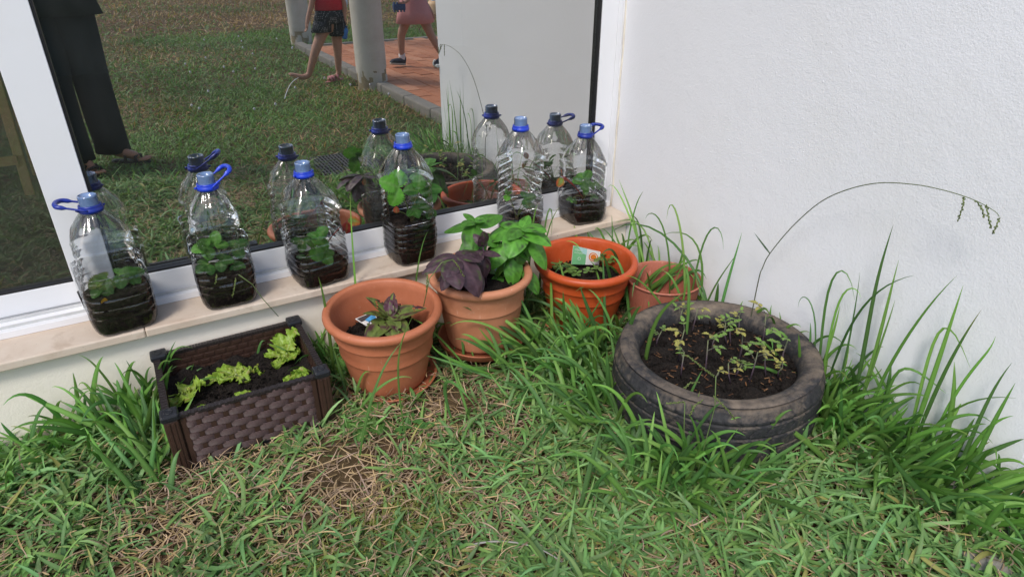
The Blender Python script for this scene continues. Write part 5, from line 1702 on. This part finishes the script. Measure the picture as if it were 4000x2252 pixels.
o = m.build('clover_patch', MAT['leaf']); tag(o, 'tiny clover leaves beside the left planter post', 'clover', kind='stuff')


# --- loose straws lying on the lawn
def loose(lab, pts, w=.0022, c=(.50, .36, .20)):
    m = MB(); P_ = [onZ(q, .022 + .008 * random.random()) for q in pts]
    fine = [bez(P_, t) for t in np.linspace(0, 1, 12)]
    m.tube(fine, [w * (1 - .5 * k / 11) for k in range(12)], 5, c)
    o = m.build('dry_stalk', MAT['straw']); tag(o, lab, 'straw', 'long dry stalks lying on the lawn'); return o


loose('long pale dry stalk lying across the lower left lawn', [(545, 1255), (690, 1210), (830, 1160), (880, 1140)], .0026)
loose('curved grey dry stalk at the bottom centre of the lawn', [(1180, 1370), (1290, 1340), (1400, 1380), (1450, 1450)], .0026, (.38, .36, .33))
loose('bent tan stalk lying in the right half of the lawn', [(1500, 1225), (1580, 1240), (1700, 1290), (1745, 1335)], .0030)
loose('thin tan stalk at the bottom of the lawn below the tyre', [(1918, 1375), (1980, 1400), (2050, 1440)], .0024)
loose('dry stalk lying over the bare soil before the planter', [(850, 1120), (930, 1180), (1010, 1165)], .0020)
loose('yellow dry stalk at the left lawn edge below the wall', [(130, 1030), (180, 1090), (260, 1140), (370, 1130)], .0024)

# --- stones
def rock(lab, pos, s, seed, flat=.5, mat='rock'):
    m = MB(); rs = random.Random(seed); n = 12; P = []
    for i in range(8):
        ph = PI * i / 7
        P.append([(s[0] * math.sin(ph) * math.cos(2 * PI * j / n) * (1 + .22 * mnoise.noise(Vector((i * .8, math.cos(j) * 1.3, seed)))), s[1] * math.sin(ph) * math.sin(2 * PI * j / n) * (1 + .22 * mnoise.noise(Vector((math.sin(j) * 1.3, i * .7, seed + 4)))), s[2] * math.cos(ph)) for j in range(n)])
    m.grid(P, wrap=True, flip=True); o = m.build('stone', MAT[mat], smooth=False); o.location = pos; o.rotation_euler = (0, .1, rs.random() * 3)
    tag(o, lab, 'stone', 'stones half hidden in the grass at right'); return o


rock('flat brownish stone in the grass at the bottom right corner', onZ((2490, 1420), .01), (.075, .055, .018), 1)
rock('grey stone at the foot of the white wall near its end', V(1.54, -1.50, .0), (.03, .06, .035), 2)
rock('small stone in the grass between tyre and white wall', V(1.53, -1.24, .0), (.025, .03, .03), 3)
rock('pale grey smooth stone at the right picture edge', onZ((2558, 1335), .02), (.035, .03, .014), 4, mat='concrete')

# =====================================================================
#  PEOPLE AND THINGS SEEN IN THE GLASS
# =====================================================================


def body(name, joints, edges, root, mat, parent, lv=2):
    names = list(joints); idx = {n: i for i, n in enumerate(names)}
    me = bpy.data.meshes.new(name)
    me.from_pydata([joints[n][0] for n in names], [(idx[a], idx[b]) for a, b in edges], [])
    o = bpy.data.objects.new(name, me); col.objects.link(o)
    md = o.modifiers.new('skin', 'SKIN'); md.use_smooth_shade = True
    sv = me.skin_vertices[0].data
    for n in names:
        r_ = joints[n][1]; r_ = r_ if isinstance(r_, tuple) else (r_, r_)
        sv[idx[n]].radius = r_; sv[idx[n]].use_root = (n == root)
    ss = o.modifiers.new('subsurf', 'SUBSURF'); ss.levels = lv; ss.render_levels = lv
    me.materials.append(mat); o.parent = parent; return o


def hand(j, e_, wrist, d, side, r=.006, L=.05, key='h', curl=.5):
    """palm and five fingers from a wrist; d = pointing direction, side = thumb side"""
    d = Vector(d).normalized(); s_ = Vector(side).normalized(); n_ = d.cross(s_); wv_ = Vector(j[wrist][0])
    j[key + 'palm'] = (wv_ + d * L * .8, (r * 2.2, r * 1.5)); e_.append((wrist, key + 'palm'))
    for k, f in enumerate((1.0, 1.08, 1.0, .82)):
        o_ = s_ * (1.4 - k * .95) * r * 1.2
        a = wv_ + d * L * 1.1 + o_; b_ = a + (d - n_ * curl * .6).normalized() * L * .45 * f; c = b_ + (d - n_ * curl * 2.2).normalized() * L * .4 * f
        for q, p_ in (('a', a), ('b', b_), ('c', c)): j[key + str(k) + q] = (p_, r * (.85 if q != 'c' else .7))
        e_ += [(key + 'palm', key + str(k) + 'a'), (key + str(k) + 'a', key + str(k) + 'b'), (key + str(k) + 'b', key + str(k) + 'c')]
    a = wv_ + d * L * .45 + s_ * r * 2.4; b_ = a + (d * .8 + s_ * .6 - n_ * .3).normalized() * L * .45
    j[key + 'ta'] = (a, r * .95); j[key + 'tb'] = (b_, r * .8); e_ += [(wrist, key + 'ta'), (key + 'ta', key + 'tb')]


def head(parent, c, r, face, hair_len=.1):
    """head with face and hair; c centre, r half height"""
    c = Vector(c); fx = Vector(face).normalized(); sx = V(-fx.y, fx.x, 0)
    m = MB(); P = []
    for i in range(15):
        ph = PI * i / 14; z = math.cos(ph)
        row = []
        for k in range(20):
            a = 2 * PI * k / 20; rr = math.sin(ph) ** .85; wz = .80 if z > -.2 else .80 + .25 * (z + .2)
            u = math.cos(a) * rr * .92 * (1 if math.cos(a) > 0 else 1.02); v_ = math.sin(a) * rr * wz * .95
            q = c + fx * u * r * .92 + sx * v_ * r + V(0, 0, z * r)
            if math.cos(a) > .93 and abs(z + .12) < .16: q += fx * r * .13
            row.append(q)
        P.append(row)
    m.grid(P, wrap=True, flip=True); hd = m.build('head', MAT['skin'], parent, world=True)
    for s_ in (-1, 1):
        m = MB(); pc = c + fx * r * .80 + sx * s_ * r * .30 + V(0, 0, r * .03)
        m.lathe([(0, -.09 * r), (.09 * r, 0), (0, .09 * r)], 8, pc); m.build('eye', MAT['leather'], hd, world=True)
        m = MB(); pc = c + sx * s_ * r * .80; m.lathe([(0, -.2 * r), (.10 * r, -.05 * r), (.12 * r, .1 * r), (0, .2 * r)], 8, pc); m.build('ear', MAT['skin'], hd, world=True)
    m = MB(); pc = c + fx * r * .82 + V(0, 0, -r * .45); m.tube([pc - sx * r * .2, pc + fx * r * .03, pc + sx * r * .2], [.01 * r, .06 * r, .01 * r], 6); m.build('mouth', MAT['cloth_pink'], hd, world=True)
    m = MB(); P = []
    for i in range(12):
        ph = PI * .72 * i / 11; z = math.cos(ph); row = []
        for k in range(20):
            a = 2 * PI * k / 20; rr = math.sin(ph) ** .85 * 1.07; back = math.cos(a) < .35
            zz = z * 1.07 if (back or z > .35) else max(z, .35) * 1.07
            kk = rr if (back or z > .35) else math.sin(math.acos(.35)) * 1.03
            q = c + fx * (math.cos(a) * kk * .90 * r - .03 * r) + sx * math.sin(a) * kk * .80 * r + V(0, 0, zz * r)
            if i == 11 and back: q.z -= hair_len
            row.append(q)
        P.append(row)
    m.grid(P, wrap=True, flip=True); m.build('hair', MAT['hair'], hd, world=True)
    return hd


def ringcloth(name, parent, rings, mat, n=28, folds=0.0, nf=7, seed=0):
    """lofted garment: rings = (centre, rx, ry)"""
    m = MB(); P = []
    for i, (c, rx, ry) in enumerate(rings):
        f = folds * i / max(1, len(rings) - 1)
        P.append([(c[0] + rx * math.cos(2 * PI * k / n) * (1 + f * math.sin(nf * 2 * PI * k / n + seed)), c[1] + ry * math.sin(2 * PI * k / n) * (1 + f * math.sin(nf * 2 * PI * k / n + seed)), c[2]) for k in range(n)])
    m.grid(P, wrap=True); o = m.build(name, mat, parent, world=True)
    sd_ = o.modifiers.new('solid', 'SOLIDIFY'); sd_.thickness = .003; return o


def foot_shoe(parent, heel, toe, r, mat, sole=None, name='shoe', hgt=.055):
    heel = Vector(heel); toe = Vector(toe); d = (toe - heel); L = d.length; d.normalize(); s_ = d.cross(V(0, 0, 1)).normalized(); u = s_.cross(d)
    m = MB(); P = []
    for i in range(10):
        t = i / 9; w_ = r * (math.sin(PI * (.12 + .80 * t)) ** .5) * (.85 + .25 * t); h_ = hgt * (1 - .55 * t) * (1 if i < 9 else .5)
        c = heel + d * L * t
        P.append([c + s_ * w_ * math.cos(2 * PI * k / 14) + u * (h_ / 2 + h_ / 2 * math.sin(2 * PI * k / 14)) for k in range(14)])
    m.grid(P, wrap=True); m.f.append(tuple(range(14))[::-1]); m.m.append(0); m.f.append(tuple(range(126, 140))); m.m.append(0)
    o = m.build(name, mat, parent, world=True)
    if sole:
        m = MB(); P = []
        for zz in (-.014, .004):
            P.append([heel + d * (L * .5 + L * .53 * math.cos(2 * PI * k / 20)) + s_ * r * 1.08 * math.sin(2 * PI * k / 20) + u * zz for k in range(20)])
        m.grid(P, wrap=True); m.f.append(tuple(range(20))[::-1]); m.m.append(0); m.f.append(tuple(range(20, 40))); m.m.append(0)
        m.build('sole', sole, o, world=True)
    return o


# ---- the one taking the picture: wide dark trousers, dark tunic, strapped sandals
ph = empty('person', (-.2, -2.3, 0), 'person in wide dark trousers and sandals standing at the door reflection left', 'person')
a1 = V(-.135, -2.235, .08); a2 = V(-.285, -2.12, .08); hip = V(-.22, -2.38, .86)
j = {'pelvis': (hip, (.13, .10)), 'belly': (V(-.22, -2.38, 1.0), (.12, .095)), 'chest': (V(-.22, -2.37, 1.22), (.13, .10)), 'neck0': (V(-.22, -2.36, 1.36), .05), 'neck': (V(-.22, -2.34, 1.43), .042),
     'hr': (V(-.14, -2.37, .80), .085), 'kr': (V(-.13, -2.32, .45), .055), 'ar': (a1, .034), 'tr': (V(-.015, -2.18, .045), (.036, .024)), 'hl': (V(-.30, -2.37, .80), .085), 'kl': (V(-.30, -2.27, .45), .055), 'al': (a2, .034), 'tl': (V(-.235, -2.05, .028), (.030, .018)),
     'sr': (V(-.06, -2.37, 1.31), .05), 'er': (V(-.02, -2.34, 1.06), .036), 'wr': (V(-.01, -2.17, 1.04), .024), 'sl_': (V(-.38, -2.37, 1.31), .05), 'el': (V(-.40, -2.34, 1.06), .036), 'wl': (V(-.17, -2.17, 1.03), .024)}
ed = [('pelvis', 'belly'), ('belly', 'chest'), ('chest', 'neck0'), ('neck0', 'neck'), ('pelvis', 'hr'), ('hr', 'kr'), ('kr', 'ar'), ('ar', 'tr'), ('pelvis', 'hl'), ('hl', 'kl'), ('kl', 'al'), ('al', 'tl'),
      ('neck0', 'sr'), ('sr', 'er'), ('er', 'wr'), ('neck0', 'sl_'), ('sl_', 'el'), ('el', 'wl')]
hand(j, ed, 'wr', (-.1, .7, .2), (0, 0, 1), .0085, .07, 'r', .4); hand(j, ed, 'wl', (.4, .6, .2), (0, 0, 1), .0085, .07, 'l', .4)
body('body', j, ed, 'pelvis', MAT['skin'], ph).matrix_parent_inverse = Matrix.Translation(ph.location).inverted()
head(ph, (-.22, -2.33, 1.53), .11, (.1, 1, -.3), .12)
def trouser(hp, kn, an, w0, w1, w2):
    return [((hp.x, hp.y, hp.z + .06), w0, .12), ((hp.x, hp.y, hp.z - .1), w0 * .98, .115), (((hp.x + kn.x) / 2, (hp.y + kn.y) / 2, .62), (w0 + w1) / 2, .105), ((kn.x, kn.y, .45), w1, .10), (((kn.x + an.x) / 2, (kn.y + an.y) / 2, .25), w2 * .98, .105), ((an.x + .0, an.y - .03, .13), w2 * .96, .10), ((an.x + .0, an.y - .035, .075), w2 * .98, .10)]
ringcloth('trouser_leg', ph, trouser(V(-.155, -2.37, .80), V(-.145, -2.31, .45), a1, .105, .085, .085), MAT['cloth_dark'], folds=.05, nf=5)
ringcloth('trouser_leg', ph, trouser(V(-.30, -2.37, .80), V(-.32, -2.25, .45), a2 + V(-.02, 0, 0), .105, .085, .080), MAT['cloth_dark'], folds=.05, nf=6)
ringcloth('tunic', ph, [((-.22, -2.37, 1.40), .075, .065), ((-.22, -2.37, 1.36), .15, .10), ((-.22, -2.38, 1.22), .175, .125), ((-.22, -2.38, 1.0), .165, .125), ((-.215, -2.38, .86), .185, .14), ((-.21, -2.38, .775), .20, .15)], MAT['cloth_dark'], folds=.03)
for s0, s1, el_, w_ in (('sr', 'er', 'wr', 1), ('sl_', 'el', 'wl', 1)):
    m = MB(); A_, B_, C_ = Vector(j[s0][0]), Vector(j[el_[0] == 'w' and s1][0]), Vector(j[el_][0]); m.tube([A_ + V(0, 0, .02), A_.lerp(B_, .5), B_, B_.lerp(C_, .75)], [.066, .058, .052, .042], 12, cap=False); m.build('sleeve', MAT['cloth_dark'], ph, world=True)
for hl_, to_ in ((V(-.15, -2.25, .012), V(.035, -2.15, .012)), (V(-.285, -2.14, .012), V(-.215, -1.98, .012))):
    so_ = foot_shoe(ph, hl_ + V(0, 0, .002), to_ + V(0, 0, .002), .042, MAT['leather'], None, 'sandal_sole', .016)
    d = (to_ - hl_); s_ = d.cross(V(0, 0, 1)).normalized()
    for t in (.42, .68):
        m = MB(); c = hl_ + d * t; m.tube([c + s_ * .04 + V(0, 0, .012), c + s_ * .03 + V(0, 0, .052 - .02 * t), c + V(0, 0, .062 - .024 * t), c - s_ * .03 + V(0, 0, .052 - .02 * t), c - s_ * .04 + V(0, 0, .012)], .0075, 6); m.build('strap', MAT['leather'], so_, world=True)
    for k in range(5):
        m = MB(); c = hl_ + d * (.90 + .06 * (1 - abs(k - 1) / 3)) + s_ * (.028 - .014 * k) + V(0, 0, .022); m.tube([c - d * .15, c, c + d * .06], [.009, .009 - .001 * k, .004], 7); m.build('toe', MAT['skin'], ph, world=True)

far(ph)

# ---- child in dotted shorts, one bare foot kicking up
g1 = empty('person', (1.66, -4.02, 0), 'child in red top and dotted dark shorts kicking up a bare foot', 'person')
hip = V(1.665, -4.05, .52)
j = {'pelvis': (hip, (.085, .07)), 'belly': (hip + V(.005, 0, .10), (.08, .065)), 'chest': (hip + V(.01, 0, .24), (.085, .065)), 'neck0': (hip + V(.01, 0, .33), .036), 'neck': (hip + V(.01, 0, .37), .03),
     'hr': (V(1.71, -4.05, .46), .058), 'kr': (V(1.70, -4.04, .27), .040), 'ar': (V(1.685, -4.04, .06), .024), 'tr': (V(1.565, -4.00, .030), (.026, .016)),
     'hl': (V(1.61, -4.04, .46), .060), 'kl': (V(1.50, -3.99, .30), .041), 'al': (V(1.405, -3.98, .085), .027), 'bl': (V(1.350, -3.98, .075), (.030, .026)), 'tl': (V(1.275, -3.98, .100), (.032, .016)),
     'sr': (hip + V(.10, 0, .29), .032), 'er': (V(1.80, -4.03, .62), .024), 'wr': (V(1.765, -4.0, .47), .017), 'sl_': (hip + V(-.08, 0, .29), .032), 'el': (V(1.52, -4.03, .64), .024), 'wl': (V(1.455, -4.0, .51), .017)}
ed = [('pelvis', 'belly'), ('belly', 'chest'), ('chest', 'neck0'), ('neck0', 'neck'), ('pelvis', 'hr'), ('hr', 'kr'), ('kr', 'ar'), ('ar', 'tr'), ('pelvis', 'hl'), ('hl', 'kl'), ('kl', 'al'), ('al', 'bl'), ('bl', 'tl'), ('neck0', 'sr'), ('sr', 'er'), ('er', 'wr'), ('neck0', 'sl_'), ('sl_', 'el'), ('el', 'wl')]
hand(j, ed, 'wr', (-.2, .1, -1), (-1, .3, 0), .0062, .042, 'r', .8); hand(j, ed, 'wl', (-.2, .1, -1), (.3, 1, 0), .0062, .042, 'l', .5)
for k in range(5):
    j['toe%d' % k] = (V(1.240 + .004 * k, -4.005 + .0125 * k, .112 + .002 * (2 - abs(k - 2))), .0075 if k < 4 else .010); ed.append(('tl', 'toe%d' % k))
body('body', j, ed, 'pelvis', MAT['skin'], g1).matrix_parent_inverse = Matrix.Translation(g1.location).inverted()
head(g1, hip + V(.0, .01, .475), .095, (-.5, 1, 0), .14)
ringcloth('shorts', g1, [(hip + V(0, 0, .085), .105, .085), (hip + V(0, 0, .02), .125, .10), (hip + V(0, 0, -.03), .135, .105)], MAT['cloth_dots'])
ringcloth('shorts_leg', g1, [(V(1.725, -4.05, .50), .070, .085), (V(1.725, -4.05, .45), .072, .082), (V(1.722, -4.05, .385), .074, .080)], MAT['cloth_dots'], folds=.04)
ringcloth('shorts_leg', g1, [(V(1.605, -4.045, .51), .078, .085), (V(1.590, -4.035, .47), .080, .084), (V(1.570, -4.025, .425), .083, .082)], MAT['cloth_dots'], folds=.04)
ringcloth('red_top', g1, [(hip + V(.01, 0, .345), .05, .045), (hip + V(.01, 0, .31), .10, .07), (hip + V(.01, 0, .2), .105, .085), (hip + V(0, 0, .075), .115, .093)], MAT['cloth_red'], folds=.02)
so_ = foot_shoe(g1, V(1.715, -4.045, .012), V(1.55, -3.99, .012), .034, MAT['sandal_pink'], None, 'sandal_sole', .018)
for t in (.35, .6, .75):
    c = V(1.715, -4.045, .012).lerp(V(1.55, -3.99, .012), t); s_ = V(.3, .95, 0)
    m = MB(); m.tube([c + s_ * .034 + V(0, 0, .01), c + s_ * .022 + V(0, 0, .05 - .02 * t), c + V(0, 0, .060 - .02 * t), c - s_ * .022 + V(0, 0, .05 - .02 * t), c - s_ * .034 + V(0, 0, .01)], .010, 6); m.build('strap', MAT['sandal_pink'], so_, world=True)
tb = empty('toy_bottle', (1.755, -3.985, .36), 'small blue toy held by the child in dotted shorts', 'toy')
m = MB(); m.lathe([(0, 0), (.020, .002), (.024, .02), (.019, .045), (.024, .065), (.018, .085), (.010, .092), (.010, .105), (0, .105)], 18); m.build('toy_body', MAT['toy_blue'], tb)
tb.rotation_euler = (0, .25, 0)
m = MB(); m.lathe([(.0105, .096), (.015, .098), (.015, .110), (0, .112)], 14); m.build('toy_cap', MAT['toy_navy'], tb)

far(g1, tb)

# ---- child in a pink skirt walking on the paving
g2 = empty('person', (2.46, -4.1, PZ), 'child in pink skirt and navy shoes walking on the brick paving', 'person')
hip = V(2.47, -4.12, .60)
j = {'pelvis': (hip, (.085, .07)), 'belly': (hip + V(0, 0, .10), (.08, .065)), 'chest': (hip + V(-.01, 0, .24), (.085, .065)), 'neck0': (hip + V(-.01, 0, .33), .036), 'neck': (hip + V(-.015, 0, .37), .03),
     'hr': (V(2.42, -4.13, .53), .058), 'kr': (V(2.335, -4.14, .34), .040), 'ar': (V(2.335, -4.16, .135), .026), 'tr': (V(2.25, -4.16, .105), (.024, .016)),
     'hl': (V(2.53, -4.10, .53), .058), 'kl': (V(2.60, -4.05, .33), .040), 'al': (V(2.70, -4.02, .135), .026), 'tl': (V(2.63, -4.0, .09), (.024, .016)),
     'sr': (hip + V(-.03, .08, .29), .032), 'er': (V(2.40, -4.0, .68), .024), 'wr': (V(2.32, -3.94, .63), .017), 'sl_': (hip + V(.03, -.08, .29), .032), 'el': (V(2.58, -4.2, .66), .024), 'wl': (V(2.66, -4.15, .53), .017)}
ed = [('pelvis', 'belly'), ('belly', 'chest'), ('chest', 'neck0'), ('neck0', 'neck'), ('pelvis', 'hr'), ('hr', 'kr'), ('kr', 'ar'), ('ar', 'tr'), ('pelvis', 'hl'), ('hl', 'kl'), ('kl', 'al'), ('al', 'tl'), ('neck0', 'sr'), ('sr', 'er'), ('er', 'wr'), ('neck0', 'sl_'), ('sl_', 'el'), ('el', 'wl')]
hand(j, ed, 'wr', (-1, .2, -.1), (0, .3, 1), .0062, .042, 'r', .8); hand(j, ed, 'wl', (.3, .1, -1), (-1, .3, 0), .0062, .042, 'l', .5)
body('body', j, ed, 'pelvis', MAT['skin'], g2).matrix_parent_inverse = Matrix.Translation(g2.location).inverted()
head(g2, hip + V(-.02, .0, .475), .095, (-1, .3, 0), .16)
ringcloth('skirt', g2, [(hip + V(0, 0, .10), .10, .085), (hip + V(0, 0, .03), .125, .105), (hip + V(0, 0, -.06), .15, .13), (hip + V(0, 0, -.155), .175, .15)], MAT['cloth_pink'], folds=.06, nf=7)
ringcloth('white_top', g2, [(hip + V(-.01, 0, .345), .05, .045), (hip + V(-.01, 0, .31), .10, .07), (hip + V(-.005, 0, .2), .105, .085), (hip + V(0, 0, .08), .108, .092)], MAT['cloth_white'], folds=.03)
foot_shoe(g2, V(2.365, -4.16, .085), V(2.215, -4.15, .105), .036, MAT['shoe_navy'], MAT['sole'], 'shoe', .065)
foot_shoe(g2, V(2.735, -4.03, .105), V(2.59, -3.98, .075), .036, MAT['shoe_navy'], MAT['sole'], 'shoe', .065)
for c in (V(2.338, -4.16, .15), V(2.70, -4.02, .155)):
    m = MB(); m.lathe([(.029, -.025), (.031, .0), (.030, .028), (.026, .03)], 14, c); m.build('sock', MAT['cloth_white'], g2, world=True)
tg = empty('toy_gear', (2.26, -3.94, .60), 'dark blue toothed toy block held by the child in pink skirt', 'toy')
m = MB(); m.box(-.055, .055, -.02, .02, -.025, .025); m.build('toy_block', MAT['toy_navy'], tg, smooth=False, bevel=.004)
for k in range(4):
    for zz in (-.033, .033):
        m = MB(); m.box(-.05 + k * .03, -.038 + k * .03, -.012, .012, zz - .0085, zz + .0085); m.build('tooth', MAT['toy_navy'], tg, smooth=False, bevel=.002)

far(g2, tg)

# ---- rope on the lawn, far things
m = MB(); A_ = V(1.02, -3.20, .05); B_ = V(1.40, -4.15, .04)
m.tube([A_.lerp(B_, t) + V(-.02 * math.sin(PI * t), 0, .03 * math.sin(PI * t) + .02) for t in np.linspace(0, 1, 14)], .0030, 6)
o = m.build('skipping_rope', MAT['white_plastic']); tag(o, 'thin white rope lying on the lawn before the kicking child', 'rope'); far(o)
for k, (p_, az, lb) in enumerate(((V(3.45, -12.6, .0), 2.9, 'white shoe on the far dry lawn, left one in reflection'), (V(3.95, -11.1, .0), 2.4, 'white shoe on the far dry lawn, right one in reflection'))):
    e = empty('white_shoe', p_, lb, 'shoe'); foot_shoe(e, p_ + V(0, 0, .03), p_ + V(math.cos(az) * .28, math.sin(az) * .28, .03), .07, MAT['cloth_white'], MAT['white_plastic'], 'shoe_upper', .14); far(e)
e = empty('blue_post', (5.0, -9.4, 0), 'light blue painted post with brown base beyond the pink skirt', 'post')
m = MB(); m.lathe([(.06, .2), (.06, 1.4), (.05, 1.42), (0, 1.42)], 16); m.build('post_shaft', MAT['post_blue'], e)
m = MB(); m.lathe([(.16, -.05), (.15, .14), (.10, .2), (0, .2)], 16); m.build('post_base', MAT['wood'], e)
far(e)
